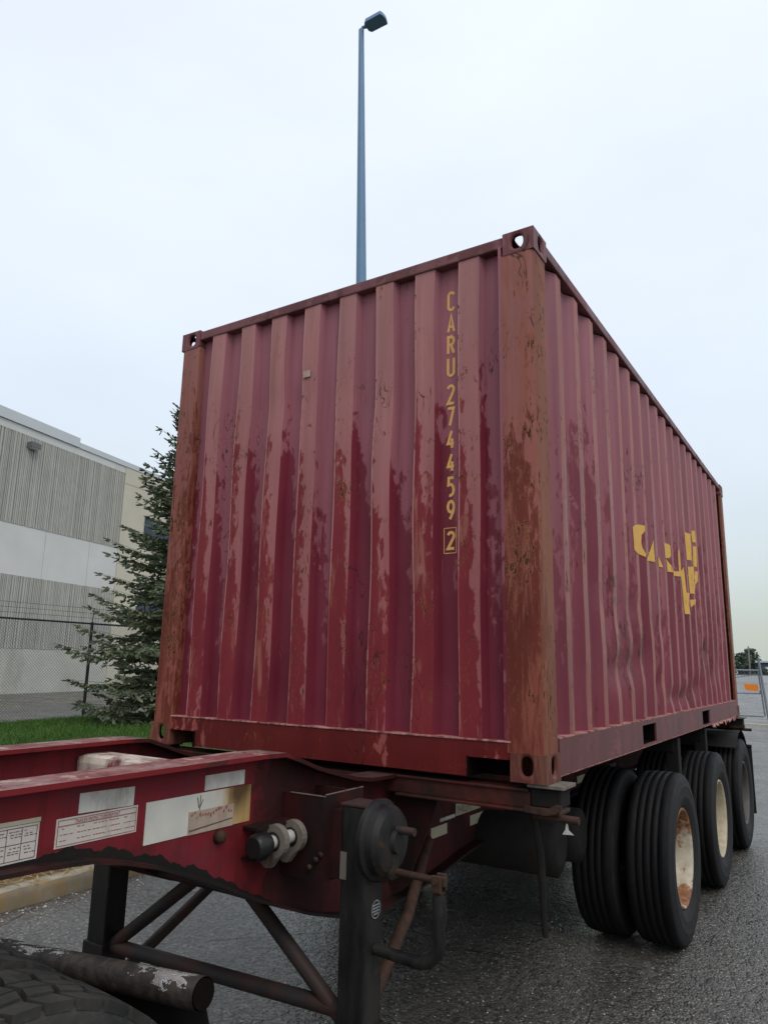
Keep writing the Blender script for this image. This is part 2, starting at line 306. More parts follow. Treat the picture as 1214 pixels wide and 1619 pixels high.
def asphalt():
    g = G('wet_worn_asphalt')
    ag = g.vor(scale=62.0, out='Color'); gs = g.nt.nodes.new('ShaderNodeSeparateColor'); g.lk(ag, gs.inputs[0]); cell = gs.outputs[0]
    dist = g.vor(scale=62.0); d2 = g.vor(scale=26.0)
    big = g.noise(scale=0.45, detail=5, rough=0.6); mid = g.noise(scale=2.6, detail=6, rough=0.65); fin = g.noise(scale=150.0, detail=3)
    c = g.mix(g.step(big, 0.3, 0.7), (0.068, 0.064, 0.057), (0.110, 0.104, 0.094))
    c = g.mix(1.0, c, g.step(mid, 0.25, 0.75, 0.78, 1.22), 'MULTIPLY')
    c = g.mix(1.0, c, g.step(cell, 0.0, 1.0, 0.55, 1.40), 'MULTIPLY')
    # pale stones
    st = g.m('MULTIPLY', g.step(cell, 0.87, 0.91), g.step(dist, 0.42, 0.30))
    c = g.mix(g.m('MULTIPLY', st, 0.75), c, (0.40, 0.385, 0.35))
    pit = g.step(d2, 0.55, 0.75)
    c = g.mix(g.m('MULTIPLY', pit, 0.45), c, (0.03, 0.03, 0.029))
    # hairline cracks
    cr = g.vor(g.sc((0.55, 0.42, 1.0), (0.3, 0.1, 0)), scale=1.0, feature='DISTANCE_TO_EDGE')
    cw = g.m('ADD', cr, g.m('MULTIPLY', g.m('SUBTRACT', mid, 0.5), 0.05))
    ck = g.m('MULTIPLY', g.step(g.m('ABSOLUTE', cw), 0.0015, 0.004, 1.0, 0.0), g.step(g.noise(scale=0.9, detail=2), 0.46, 0.58))
    c = g.mix(g.m('MULTIPLY', ck, 0.8), c, (0.018, 0.017, 0.016))
    # oil / tyre darkening
    oil = g.step(g.noise(scale=0.8, detail=4), 0.56, 0.70)
    c = g.mix(g.m('MULTIPLY', oil, 0.35), c, (0.045, 0.044, 0.043))
    wet = g.noise(scale=1.1, detail=5, rough=0.6)
    rg = g.step(wet, 0.36, 0.64, 0.18, 0.46)
    hh = g.m('ADD', g.m('MULTIPLY', g.step(dist, 0.0, 0.6, 1.0, 0.0), 0.9), g.m('ADD', g.m('MULTIPLY', mid, 2.5), g.m('MULTIPLY', fin, 0.4)))
    hh = g.m('SUBTRACT', hh, g.m('ADD', g.m('MULTIPLY', pit, 0.8), g.m('MULTIPLY', ck, 1.5)))
    return g.done(c, rg, g.bump(hh, 0.75, 0.008), 0, 0.65)
MT['asphalt'] = asphalt()
def soil():
    g = G('grass_soil')
    n = g.noise(scale=2.0, detail=6); n2 = g.noise(scale=30.0, detail=5)
    c = g.mix(g.step(n, 0.35, 0.65), (0.035, 0.062, 0.016), (0.055, 0.085, 0.020))
    c = g.mix(1.0, c, g.step(n2, 0.3, 0.7, 0.6, 1.3), 'MULTIPLY')
    ed = g.step(g.m('ADD', g.x, g.m('MULTIPLY', n, 0.5)), -3.26, -2.96)
    c = g.mix(ed, c, g.mix(g.step(n2, 0.4, 0.6), (0.24, 0.155, 0.062), (0.30, 0.215, 0.10)))
    return g.done(c, 0.9, g.bump(n2, 0.5, 0.02))
MT['soil'] = soil()
def leafy(name, a, b, rough=0.6):
    g = G(name)
    oi = g.nt.nodes.new('ShaderNodeObjectInfo'); n = g.noise(scale=1.6, detail=3); n2 = g.noise(scale=22.0, detail=2)
    f = g.m('ADD', g.m('MULTIPLY', n, 0.6), g.m('MULTIPLY', n2, 0.4))
    return g.done(g.mix(g.step(f, 0.35, 0.65), a, b), rough, None, 0, 0.2)
MT['grass'] = leafy('grass_blade', (0.034, 0.082, 0.012), (0.060, 0.130, 0.021))
MT['straw'] = leafy('dry_straw', (0.34, 0.22, 0.085), (0.50, 0.37, 0.17))
MT['needle'] = leafy('spruce_needle', (0.075, 0.105, 0.060), (0.19, 0.215, 0.125))
MT['needle2'] = leafy('spruce_needle_pale', (0.080, 0.110, 0.080), (0.15, 0.18, 0.125))
MT['bark'] = plain('bark', (0.06, 0.047, 0.038), 0.9, 0.3, 14, bump=0.4)
MT['fleaf'] = leafy('far_foliage', (0.028, 0.046, 0.034), (0.050, 0.075, 0.052))
MT['kerb'] = plain('weathered_concrete', (0.215, 0.185, 0.135), 0.85, 0.3, 5, dirt=(0.25, 0.17, 0.07), dirt_amt=0.6, bump=0.35)
MT['kerbtop'] = plain('kerb_top_concrete', (0.34, 0.31, 0.25), 0.85, 0.25, 9, dirt=(0.30, 0.21, 0.10), dirt_amt=0.4, bump=0.35)
MT['pebble'] = plain('pale_grit', (0.36, 0.34, 0.30), 0.8, 0.3, 9)
MT['lamp'] = plain('veil_blue_galvanised', (0.125, 0.225, 0.355), 0.45, 0.06, 3)  # blue cast of the lens veil painted into the pole's even colour
MT['fence'] = plain('black_vinyl_fence', (0.020, 0.024, 0.030), 0.45, 0.2, 3)
MT['mesh'] = plain('chain_link_wire', (0.055, 0.058, 0.055), 0.5, 0.2, 3)
MT['galv'] = plain('galvanised_gate_tube', (0.20, 0.22, 0.25), 0.45, 0.15, 3, metal=0.3)
MT['galvmesh'] = plain('galvanised_wire', (0.26, 0.27, 0.28), 0.5, 0.15, 3)
MT['orange'] = plain('orange_sign', (0.75, 0.22, 0.02), 0.5, 0.12, 14)
MT['bwall'] = plain('pale_concrete_panel', (0.56, 0.57, 0.56), 0.85, 0.06, 0.6, dirt=(0.52, 0.53, 0.50), dirt_amt=0.25)
MT['bbase'] = plain('grey_concrete_base', (0.44, 0.44, 0.40), 0.85, 0.10, 0.9, dirt=(0.36, 0.35, 0.31), dirt_amt=0.3)
MT['bcream'] = plain('cream_concrete_panel', (0.52, 0.49, 0.40), 0.85, 0.06, 0.6)
MT['rib0'] = plain('rib_pale', (0.40, 0.40, 0.37), 0.85, 0.10, 1.5)
MT['rib1'] = plain('rib_groove_dark', (0.20, 0.20, 0.185), 0.9, 0.12, 1.5)
MT['cap'] = plain('parapet_metal', (0.52, 0.56, 0.58), 0.5, 0.05, 0.7)
MT['glass'] = plain('blue_tinted_glass', (0.028, 0.050, 0.095), 0.12, 0.1, 0.5)
MT['dframe'] = plain('dark_window_frame', (0.05, 0.055, 0.06), 0.5, 0.1, 1)
MT['wlamp'] = plain('grey_wall_lamp', (0.13, 0.135, 0.14), 0.5, 0.1, 3)
MT['lens'] = plain('lamp_lens', (0.6, 0.6, 0.58), 0.3, 0.05, 3)
MT['lline'] = plain('faded_parking_paint', (0.42, 0.35, 0.13), 0.7, 0.2, 2, dirt=(0.15, 0.14, 0.12), dirt_amt=0.4)
MT['pale'] = plain('pale_concrete_strip', (0.42, 0.39, 0.30), 0.8, 0.15, 2)
MT['fbld'] = plain('dark_blue_cladding', (0.060, 0.085, 0.125), 0.6, 0.1, 0.3)
MT['fbld2'] = plain('grey_green_wall', (0.085, 0.10, 0.105), 0.6, 0.1, 0.3)
MT['froof'] = plain('pale_roof_edge', (0.45, 0.48, 0.50), 0.6, 0.1, 0.3)
MT['fwhite'] = plain('white_panel', (0.7, 0.7, 0.68), 0.6, 0.05, 1)
MT['wood'] = plain('grey_wood_pole', (0.20, 0.18, 0.155), 0.85, 0.2, 4)
MT['badge'] = plain('badge_silver', (0.30, 0.31, 0.32), 0.4, 0.1, 30, metal=0.3)

# ------------------------------------------------------------------ mesh helpers
class MB:
    def __init__(s): s.v = []; s.f = []; s.mi = []; s.sm = []
    def add(s, vs, fs, mi=0, smooth=False):
        o = len(s.v); s.v += [tuple(v) for v in vs]
        for k, f in enumerate(fs):
            s.f.append(tuple(i+o for i in f)); s.mi.append(mi[k] if isinstance(mi, (list, tuple)) else mi); s.sm.append(smooth)
        return s
    def box(s, a, b, mi=0):
        x0, y0, z0 = a; x1, y1, z1 = b
        return s.add([(x0, y0, z0), (x1, y0, z0), (x1, y1, z0), (x0, y1, z0), (x0, y0, z1), (x1, y0, z1), (x1, y1, z1), (x0, y1, z1)],
                     [(3, 2, 1, 0), (4, 5, 6, 7), (0, 1, 5, 4), (1, 2, 6, 5), (2, 3, 7, 6), (3, 0, 4, 7)], mi)
    def bbox(s, a, b, ch=0.006, mi=0):
        """box with bevelled edges"""
        bm = bmesh.new(); bmesh.ops.create_cube(bm, size=1.0)
        for v in bm.verts:
            v.co = Vector([(a[i]+b[i])/2 + v.co[i]*(b[i]-a[i]) for i in range(3)])
        bmesh.ops.bevel(bm, geom=bm.edges[:], offset=ch, segments=2, profile=0.6, affect='EDGES')
        bm.verts.index_update()
        s.add([v.co[:] for v in bm.verts], [[v.index for v in f.verts] for f in bm.faces], mi, False); bm.free(); return s
    def prism(s, poly, axis, a, b, mi=0):
        """polygon (2-D) extruded along an axis: 0 -> (y,z), 1 -> (x,z), 2 -> (x,y)"""
        def P(q, t): return (t, q[0], q[1]) if axis == 0 else ((q[0], t, q[1]) if axis == 1 else (q[0], q[1], t))
        n = len(poly); vs = [P(q, a) for q in poly]+[P(q, b) for q in poly]
        fs = [tuple(range(n-1, -1, -1)), tuple(range(n, 2*n))]+[(i, (i+1) % n, n+(i+1) % n, n+i) for i in range(n)]
        return s.add(vs, fs, mi)
    def tube(s, pts, r, n=10, mi=0, caps=True, hollow=False):
        pts = [Vector(p) for p in pts]; rs = r if isinstance(r, (list, tuple)) else [r]*len(pts)
        rings = []; prev = None
        for i, p in enumerate(pts):
            d = (pts[min(i+1, len(pts)-1)]-pts[max(i-1, 0)]).normalized()
            u = prev - d*prev.dot(d) if prev is not None else d.orthogonal()
            if u.length < 1e-6: u = d.orthogonal()
            u.normalize(); prev = u; v = d.cross(u)
            rings.append([p+(u*math.cos(2*math.pi*k/n)+v*math.sin(2*math.pi*k/n))*rs[i] for k in range(n)])
        vs = [q for rg in rings for q in rg]; fs = []
        for i in range(len(pts)-1):
            for k in range(n): fs.append((i*n+k, i*n+(k+1) % n, (i+1)*n+(k+1) % n, (i+1)*n+k))
        s.add(vs, fs, mi, True)
        if caps:
            s.add(rings[0], [tuple(range(n-1, -1, -1))], mi); s.add(rings[-1], [tuple(range(n))], mi)
        return s
    def lathe(s, prof, axis=0, c=(0, 0, 0), n=48, mi=0, smooth=True):
        """profile of (t, r) pairs turned about an axis; mi may be a list, one per segment"""
        vs = []; fs = []; ml = []
        for t, r in prof:
            for k in range(n):
                a = 2*math.pi*k/n; q = [r*math.cos(a), r*math.sin(a)]; q.insert(axis, t); vs.append((q[0]+c[0], q[1]+c[1], q[2]+c[2]))
        for i in range(len(prof)-1):
            for k in range(n):
                fs.append((i*n+k, (i+1)*n+k, (i+1)*n+(k+1) % n, i*n+(k+1) % n)); ml.append(mi[i] if isinstance(mi, (list, tuple)) else mi)
        return s.add(vs, fs, ml, smooth)
    def build(s, name, mats, parent=None, world=True, sharp=None, bevel=None, kind=None, label=None):
        if not isinstance(mats, (list, tuple)): mats = [mats]
        off = Vector((0, 0, 0)); q = parent
        while world and q is not None: off += q.location; q = q.parent
        me = bpy.data.meshes.new(name); me.from_pydata([tuple(Vector(v)-off) for v in s.v], [], s.f)
        for m in mats: me.materials.append(MT[m] if isinstance(m, str) else m)
        me.polygons.foreach_set('material_index', s.mi); me.polygons.foreach_set('use_smooth', s.sm); me.update()
        o = bpy.data.objects.new(name, me); C.objects.link(o)
        if parent is not None: o.parent = parent
        if sharp is not None:
            bm = bmesh.new(); bm.from_mesh(me); bmesh.ops.remove_doubles(bm, verts=bm.verts, dist=1e-5); bm.to_mesh(me); bm.free()
            for pl in me.polygons: pl.use_smooth = True
            me.set_sharp_from_angle(angle=R(sharp))
        if bevel:
            bm = bmesh.new(); bm.from_mesh(me); bmesh.ops.remove_doubles(bm, verts=bm.verts, dist=1e-5)
            bmesh.ops.recalc_face_normals(bm, faces=bm.faces); bm.to_mesh(me); bm.free()
            md = o.modifiers.new('bevel', 'BEVEL'); md.width = bevel; md.segments = 2; md.limit_method = 'ANGLE'; md.angle_limit = R(50)
        if kind: o['kind'] = kind
        if label: o['label'] = label
        return o

def thing(name, label, cat, loc=(0, 0, 0), rotz=0.0, group=None):
    o = bpy.data.objects.new(name, None); C.objects.link(o); o.location = loc; o.rotation_euler = (0, 0, rotz)
    o['label'] = label; o['category'] = cat; o.empty_display_size = 0.2
    if group: o['group'] = group
    return o
def tag(o, label, cat, group=None):
    o['label'] = label; o['category'] = cat
    if group: o['group'] = group
    return o
def copy_tree(o, parent=None):
    c = o.copy(); C.objects.link(c)
    if parent is not None: c.parent = parent
    for ch in list(o.children): copy_tree(ch, c)
    return c

# ================================================================== SETTING
# ground : one sheet to the horizon
mb = MB(); mb.add([(-1500, -600, 0), (1500, -600, 0), (1500, 2200, 0), (-1500, 2200, 0)], [(0, 1, 2, 3)])
mb.build('ground', 'asphalt', kind='structure')
VX0, VX1 = -2.89, -15.6
mb = MB(); mb.box((VX1, -14, -0.05), (VX0-0.003, 21, 0.115)); mb.build('grass_verge', 'soil', kind='structure')
# kerb : cast lengths with an uneven worn nose
mb = MB(); prof = [(-2.755, -0.02), (-2.762, 0.085), (-2.785, 0.122), (-2.82, 0.134), (-2.89, 0.13), (-2.89, -0.02)]
y = -14.0
ys = []
while y < 21: ys.append(y); y += 0.11
for i in range(len(ys)-1):
    for j in range(len(prof)-1): pass
vs = []
for yy in ys:
    for k, (x, z) in enumerate(prof):
        jx = rnd.uniform(-.006, .006) if 0 < k < 4 else 0; jz = rnd.uniform(-.009, .005) if 1 <= k <= 3 else 0
        vs.append((x+jx, yy, z+jz))
n = len(prof); fs = []; ml = []
for i in range(len(ys)-1):
    for j in range(n-1):
        fs.append((i*n+j, i*n+j+1, (i+1)*n+j+1, (i+1)*n+j)); ml.append(1 if j >= 2 else 0)
mb.add(vs, fs, ml, True); mb.build('kerb', ['kerb', 'kerbtop'], kind='structure')
# loose grit along the kerb foot
mb = MB()
for i in range(520):
    yy = rnd.uniform(-3, 6); x = -2.74+abs(rnd.gauss(0, .16)); r = rnd.uniform(.003, .011)*(1.6 if rnd.random() < .06 else 1)
    q = [(x+r*rnd.uniform(.7, 1.2)*a, yy+r*rnd.uniform(.7, 1.3)*b, r*0.8*c+0.003) for a, b, c in ((1, 0, 0), (0, 1, 0), (-1, 0, 0), (0, -1, 0), (0, 0, 1))]
    mb.add(q, [(0, 1, 4), (1, 2, 4), (2, 3, 4), (3, 0, 4)])
for i in range(700):
    x = rnd.uniform(-2.65, 3.2); yy = rnd.uniform(-2.0, 8.0); r = rnd.uniform(.003, .008)
    q = [(x+r*rnd.uniform(.7, 1.3)*a, yy+r*rnd.uniform(.7, 1.3)*b, r*0.8*c+0.002) for a, b, c in ((1, 0, 0), (0, 1, 0), (-1, 0, 0), (0, -1, 0), (0, 0, 1))]
    mb.add(q, [(0, 1, 4), (1, 2, 4), (2, 3, 4), (3, 0, 4)])
mb.build('gravel', 'pebble', kind='stuff')
# dead straw matted on the kerb edge
mb = MB()
for i in range(4200):
    yy = rnd.uniform(-3, 6); x = rnd.gauss(-3.01, .10); a = rnd.uniform(0, 6.28); L = rnd.uniform(.05, .20); z = 0.135+rnd.uniform(0, .045)
    if x > -2.81: continue
    d = Vector((math.cos(a), math.sin(a), rnd.uniform(-.2, .35)))*L; s = Vector((-math.sin(a), math.cos(a), 0))*rnd.uniform(.0022, .0045); p = Vector((x, yy, z))
    mb.add([p-s, p+s, p+d*.5+s+Vector((0, 0, .008)), p+d*.5-s+Vector((0, 0, .008)), p+d], [(0, 1, 2, 3), (3, 2, 4)])
mb.build('dead_grass', 'straw', kind='stuff')
# living grass
def grass(n, x0, x1, y0, y1, h0, h1, wd):
    mb = MB()
    for i in range(n):
        x = rnd.uniform(x0, x1); yy = rnd.uniform(y0, y1); h = rnd.uniform(h0, h1)*(0.8+.4*math.sin(x*1.7+yy*.9)**2); a = rnd.uniform(0, 6.28)
        s = Vector((math.cos(a), math.sin(a), 0))*wd; l = Vector((rnd.gauss(0, .3), rnd.gauss(0, .3), 1))*h; p = Vector((x, yy, .11))
        mb.add([p-s, p+s, p+l*.55+s*.7, p+l*.55-s*.7, p+l*.95+Vector((l.x, l.y, -.1*h))*.5], [(0, 1, 2, 3), (3, 2, 4)])
    return mb
mb = grass(52000, -15.5, -8.6, 2.0, 15.5, .07, .17, .006); m2 = grass(26000, -8.6, -3.4, -5, 13, .05, .12, .004)
mb.add(m2.v, m2.f); mb.build('grass', 'grass', kind='stuff')
# painted bays on the lot behind the fence
WO = Vector((-31.767, 17.117, 0)); WD = Vector((-0.2389, 0.9710, 0)).normalized(); WN = Vector((WD.y, -WD.x, 0))
for k in range(9):
    p0 = WO + WN*2.4 + WD*(-9+k*2.75); p1 = p0 + WN*5.0; s = WD*0.06; z = Vector((0, 0, .004))
    MB().add([p0-s+z, p1-s+z, p1+s+z, p0+s+z], [(0, 1, 2, 3)]).build('parking_line', 'lline', kind='structure')
# far pale kerb line of the lot and the threshold at the gate
MB().box((-120, 118, -.02), (120, 119.2, .10)).build('far_kerb', 'pale', kind='structure')
MB().box((-4.4, 24.8, -.02), (-.22, 25.05, .035)).build('gate_threshold', 'pale', kind='structure')

# ================================================================== SHIPPING CONTAINER
L, W2, H = 6.058, 1.219, 2.591
ct = thing('shipping_container', 'weathered maroon corrugated shipping container with yellow lettering on red chassis', 'container', (0, 0, HB))
Zb, Zt = HB+0.165, HB+2.53
def gauss(a, s): return math.exp(-(a/s)**2)
# front end wall ---------------------------------------------------
PC0, PP = -0.890, 0.2503
prof = [(-1.05, 1, 0)]                              # (x, depth 0..1, material of the strip that follows) 0 recess/flank 1 ridge
for k in range(8):
    c = PC0+PP*k
    prof += [(c-.057-.018, 1, 0), (c-.057, 0, 2), (c-.051, 0, 1), (c+.057, 0, 0), (c+.057+.018, 1, 0)]
prof += [(1.045, 1, 0)]
def front_y(x, z, dep):
    yv = .012+.045*dep
    h = z-HB
    yv += .010*math.sin(x*9+h*3.1)*math.sin(h*2.3+x*4)*.35
    yv += .016*gauss(x-.28, .16)*gauss(h-1.85, .22) + .012*gauss(x+.30, .2)*gauss(h-1.95, .12) + .014*gauss(x-.6, .12)*gauss(h-.7, .4)
    return yv
rows = 40; mb = MB(); n = len(prof); vs = []
for i in range(rows+1):
    z = Zb+(Zt-Zb)*i/rows
    for (x, d, m) in prof: vs.append((x + (.004*math.sin(z*5.3+x*7)), front_y(x, z, d), z))
fs = []; ml = []
for i in range(rows):
    for j in range(n-1):
        fs.append((i*n+j, i*n+j+1, (i+1)*n+j+1, (i+1)*n+j)); ml.append(prof[j][2])
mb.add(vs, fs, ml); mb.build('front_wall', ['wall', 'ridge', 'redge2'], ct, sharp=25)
# side walls -------------------------------------------------------
SP0, SPP, SD = 0.37, 0.288, 0.036
sprof = [(0.17, 1, 0)]
for k in range(19):
    a = SP0+SPP*k
    sprof += [(a-.068, 1, 0), (a, 0, 1), (a+.072, 0, 0), (a+.140, 1, 0)]
sprof += [(5.90, 1, 0)]
DENTS = [(1.30, .47, .16, .10, .036), (1.60, .50, .16, .09, .042), (1.90, .56, .14, .12, .034), (.98, .95, .20, .3, .010), (1.45, .78, .30, .16, .022), (1.75, .86, .2, .10, .018), (2.30, .40, .12, .07, .024),
         (2.75, .29, .14, .06, .032), (3.05, .27, .12, .06, .036), (3.35, .29, .14, .06, .046), (3.65, .35, .14, .07, .036), (3.95, .32, .12, .10, .030), (4.3, .62, .25, .12, .030), (4.6, .45, .2, .1, .026), (5.0, .5, .2, .2, .020), (2.4, .78, .3, .08, .010), (.66, .35, .1, .2, .008)]
def sdent(yv, h):
    d = 0
    for (a, b, sa, sb, k) in DENTS: d += k*gauss(yv-a, sa)*gauss(h-b, sb)
    return .72*d*max(0.0, min(1.0, (1.12-h)/.18))
def side_pt(yv, z, dep, sgn=1):
    h = z-HB
    dd = sdent(yv, h) if sgn > 0 else 0
    x = 1.200-SD*dep*(1-min(.65, dd*9)) - dd
    wob = .55*dd*math.sin(yv*13+h*9) + .004*math.sin(h*4+yv*3) if sgn > 0 else 0
    wob += (.05*gauss(h-.60, .22)*gauss(yv-1.7, .7) if sgn > 0 else 0)
    return (sgn*x, yv+wob, z)
def side_wall(sgn, rows):
    mb = MB(); n = len(sprof); vs = []; fs = []; ml = []
    for i in range(rows+1):
        z = HB+.178+(H-.075-.178)*i/rows
        for (yv, d, m) in sprof: vs.append(side_pt(yv, z, d, sgn))
    for i in range(rows):
        for j in range(n-1):
            f = (i*n+j, i*n+j+1, (i+1)*n+j+1, (i+1)*n+j)
            fs.append(f if sgn > 0 else f[::-1]); ml.append(sprof[j][2])
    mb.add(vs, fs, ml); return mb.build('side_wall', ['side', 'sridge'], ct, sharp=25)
side_wall(1, 90); side_wall(-1, 6)
# rear doors, roof, floor
for s in (-1, 1):
    mb = MB(); mb.box((min(s*.01, s*1.05), 6.0, HB+.17), (max(s*.01, s*1.05), 6.035, HB+2.50)); d = mb.build('door', 'side', ct)
    for x in (.3, .75):
        MB().tube([(s*x, 6.06, HB+.12), (s*x, 6.06, HB+2.5)], .017, 8).build('lock_rod', 'lug', d)
mb = MB()
for k in range(28):
    y0 = .16+k*.205; mb.box((-1.16, y0, HB+2.555), (1.16, y0+.12, HB+2.572)); mb.box((-1.16, y0+.12, HB+2.553), (1.16, y0+.205, HB+2.560))
mb.build('roof', 'roofm', ct)
MB().box((-1.16, .1, HB+.14), (1.16, 5.98, HB+.17)).build('floor', 'ply', ct)
mb = MB()
for k in range(16): mb.box((-1.17, .28+k*.36, HB+.022), (1.17, .34+k*.36, HB+.139))
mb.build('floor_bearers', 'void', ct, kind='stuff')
# corner posts -----------------------------------------------------
for sx in (-1, 1):
    for yy in (0, 1):
        mb = MB(); r = .022
        inner = 1.045 if sx > 0 else 1.05
        if yy == 0:
            pl = [(inner, .003), (W2-.006-r, .003), (W2-.006-r*.3, .003+r*.3), (W2-.006, .003+r), (W2-.006, .165), (W2-.03, .165), (W2-.03, .06), (inner, .06)]
        else:
            pl = [(inner, L-.003), (W2-.006-r, L-.003), (W2-.006-r*.3, L-.003-r*.3), (W2-.006, L-.003-r), (W2-.006, L-.165), (W2-.03, L-.165), (W2-.03, L-.06), (inner, L-.06)]
        zs = [HB+.116+(H-.232)*i/24 for i in range(25)]
        vs = [(sx*p[0], p[1], z) for z in zs for p in pl]; n = len(pl); fs = []; ml = []
        for i in range(24):
            for j in range(n):
                f = (i*n+j, i*n+(j+1) % n, (i+1)*n+(j+1) % n, (i+1)*n+j)
                fs.append(f if (sx > 0) == (yy == 0) else f[::-1]); ml.append(1 if j in (2, 3, 4) else 0)
        mb.add(vs, fs, ml); mb.build('corner_post', ['post', 'pside'], ct, sharp=35)
# seam strip between the wall and the right front post
MB().box((1.030, .004, Zb), (1.0445, .05, Zt)).build('seam_strip', 'wall', ct)
# rails and headers ------------------------------------------------
for s in (-1, 1):
    x0, x1 = sorted((s*1.150, s*1.213))
    MB().bbox((x0, .178, HB+2.527), (x1, L-.178, HB+2.585), .008).build('top_rail', 'rail', ct)
MB().bbox((-1.057, .004, HB+2.522), (1.057, .07, HB+2.580), .008).build('front_header', 'rail', ct)
MB().bbox((-1.057, L-.07, HB+2.50), (1.057, L-.004, HB+2.580), .008).build('rear_header', 'rail', ct)
# front sill with the two notches, and a worn lip along its top
mb = MB(); mb.box((-.86, .006, HB+.004), (.86, .09, HB+.158)); mb.box((-1.06, .006, HB+.088), (-.86, .09, HB+.158)); mb.box((.86, .006, HB+.088), (1.06, .09, HB+.158))
sill = mb.build('front_sill', 'sill', ct)
mb = MB(); mb.bbox((-1.06, .001, HB+.157), (1.06, .06, HB+.165), .002); mb.build('sill_lip', 'lip', sill)
for s in (-1, 1):
    a, b = sorted((s*.856, s*1.045))
    mb = MB(); mb.box((a, .16, HB-.001), (b, .17, HB+.09)); mb.box((a, .008, HB+.0885), (b, .17, HB+.094))
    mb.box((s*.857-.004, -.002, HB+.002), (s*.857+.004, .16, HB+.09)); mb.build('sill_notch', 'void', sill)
    mb = MB(); mb.box((a-.004, -.001, HB+.087), (b+.004, .007, HB+.096)); mb.build('notch_lip', 'sill', sill)
# bottom side rails with fork pockets
for s in (-1, 1):
    P = [(1.68, 2.04), (3.76, 4.13)]; mb = MB()
    x0, x1 = 1.205, 1.2165
    def bx(y0, y1, z0, z1, xa=x0, xb=x1, mi=0):
        a, b = sorted((s*xa, s*xb)); mb.box((a, y0, HB+z0), (b, y1, HB+z1), mi)
    cuts = [.178]+[q for p in P for q in p]+[L-.178]
    for k in range(0, len(cuts), 2): bx(cuts[k], cuts[k+1], .018, .172)
    for p in P: bx(p[0], p[1], .145, .172); bx(p[0], p[1], .018, .032)
    bx(.178, L-.178, .1725, .1785, 1.155, 1.2175, 1)          # ledge under the corrugations
    bx(.178, L-.178, .0145, .0178, 1.165, 1.2185, 1)          # bottom return flange
    br = mb.build('bottom_rail', ['rail', 'lip'], ct)
    for p in P:
        mb = MB()
        for a, b, c2, d in ((p[0]-.006, p[0]-.001, .03, .148), (p[1]+.001, p[1]+.006, .03, .148), (p[0], p[1], .026, .0315), (p[0], p[1], .1455, .150)): bx(a, b, c2, d, .3, 1.204)
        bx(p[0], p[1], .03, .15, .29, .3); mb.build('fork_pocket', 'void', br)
# ragged torn flange below the rear of the near rail
mb = MB()
for k in range(26):
    y0 = 4.2+k*.06; d = rnd.uniform(.006, .03)*(1+.8*math.sin(k*.9)**2)
    mb.add([(1.2165, y0, HB+.016), (1.2165, y0+.06, HB+.016), (1.222+rnd.uniform(0, .01), y0+.06, HB+.016-d*rnd.uniform(.4, 1)), (1.222+rnd.uniform(0, .012), y0, HB+.016-d)], [(0, 1, 2, 3), (3, 2, 1, 0)])
mb.build('torn_flange', 'lip', ct)
# corner castings --------------------------------------------------
def plate_hole(mb, o, u, v, w, h, cu, cv, ru, rv, nrm, depth, n=20, mi=0):
    """rectangular face w x h (from corner o along u, v) with a rounded hole, walls going 'depth' inwards"""
    o, u, v, nrm = Vector(o), Vector(u), Vector(v), Vector(nrm)
    angs = sorted([2*math.pi*k/n for k in range(n)]+[math.atan2(b-cv, a-cu) % (2*math.pi) for a in (0, w) for b in (0, h)])
    outer = []; inner = []
    for a in angs:
        c, s = math.cos(a), math.sin(a)
        t = min([(w-cu)/c if c > 1e-9 else 1e9, -cu/c if c < -1e-9 else 1e9, (h-cv)/s if s > 1e-9 else 1e9, -cv/s if s < -1e-9 else 1e9])
        outer.append(o+u*(cu+c*t)+v*(cv+s*t))
        e = 1/((abs(c)/ru)**2.6+(abs(s)/rv)**2.6)**(1/2.6)
        inner.append(o+u*(cu+c*e)+v*(cv+s*e))
    N = len(angs); vs = outer+inner+[q-nrm*depth for q in inner]
    fs = [(i, (i+1) % N, N+(i+1) % N, N+i) for i in range(N)]+[(N+i, N+(i+1) % N, 2*N+(i+1) % N, 2*N+i) for i in range(N)]
    mb.add(vs, fs, mi)
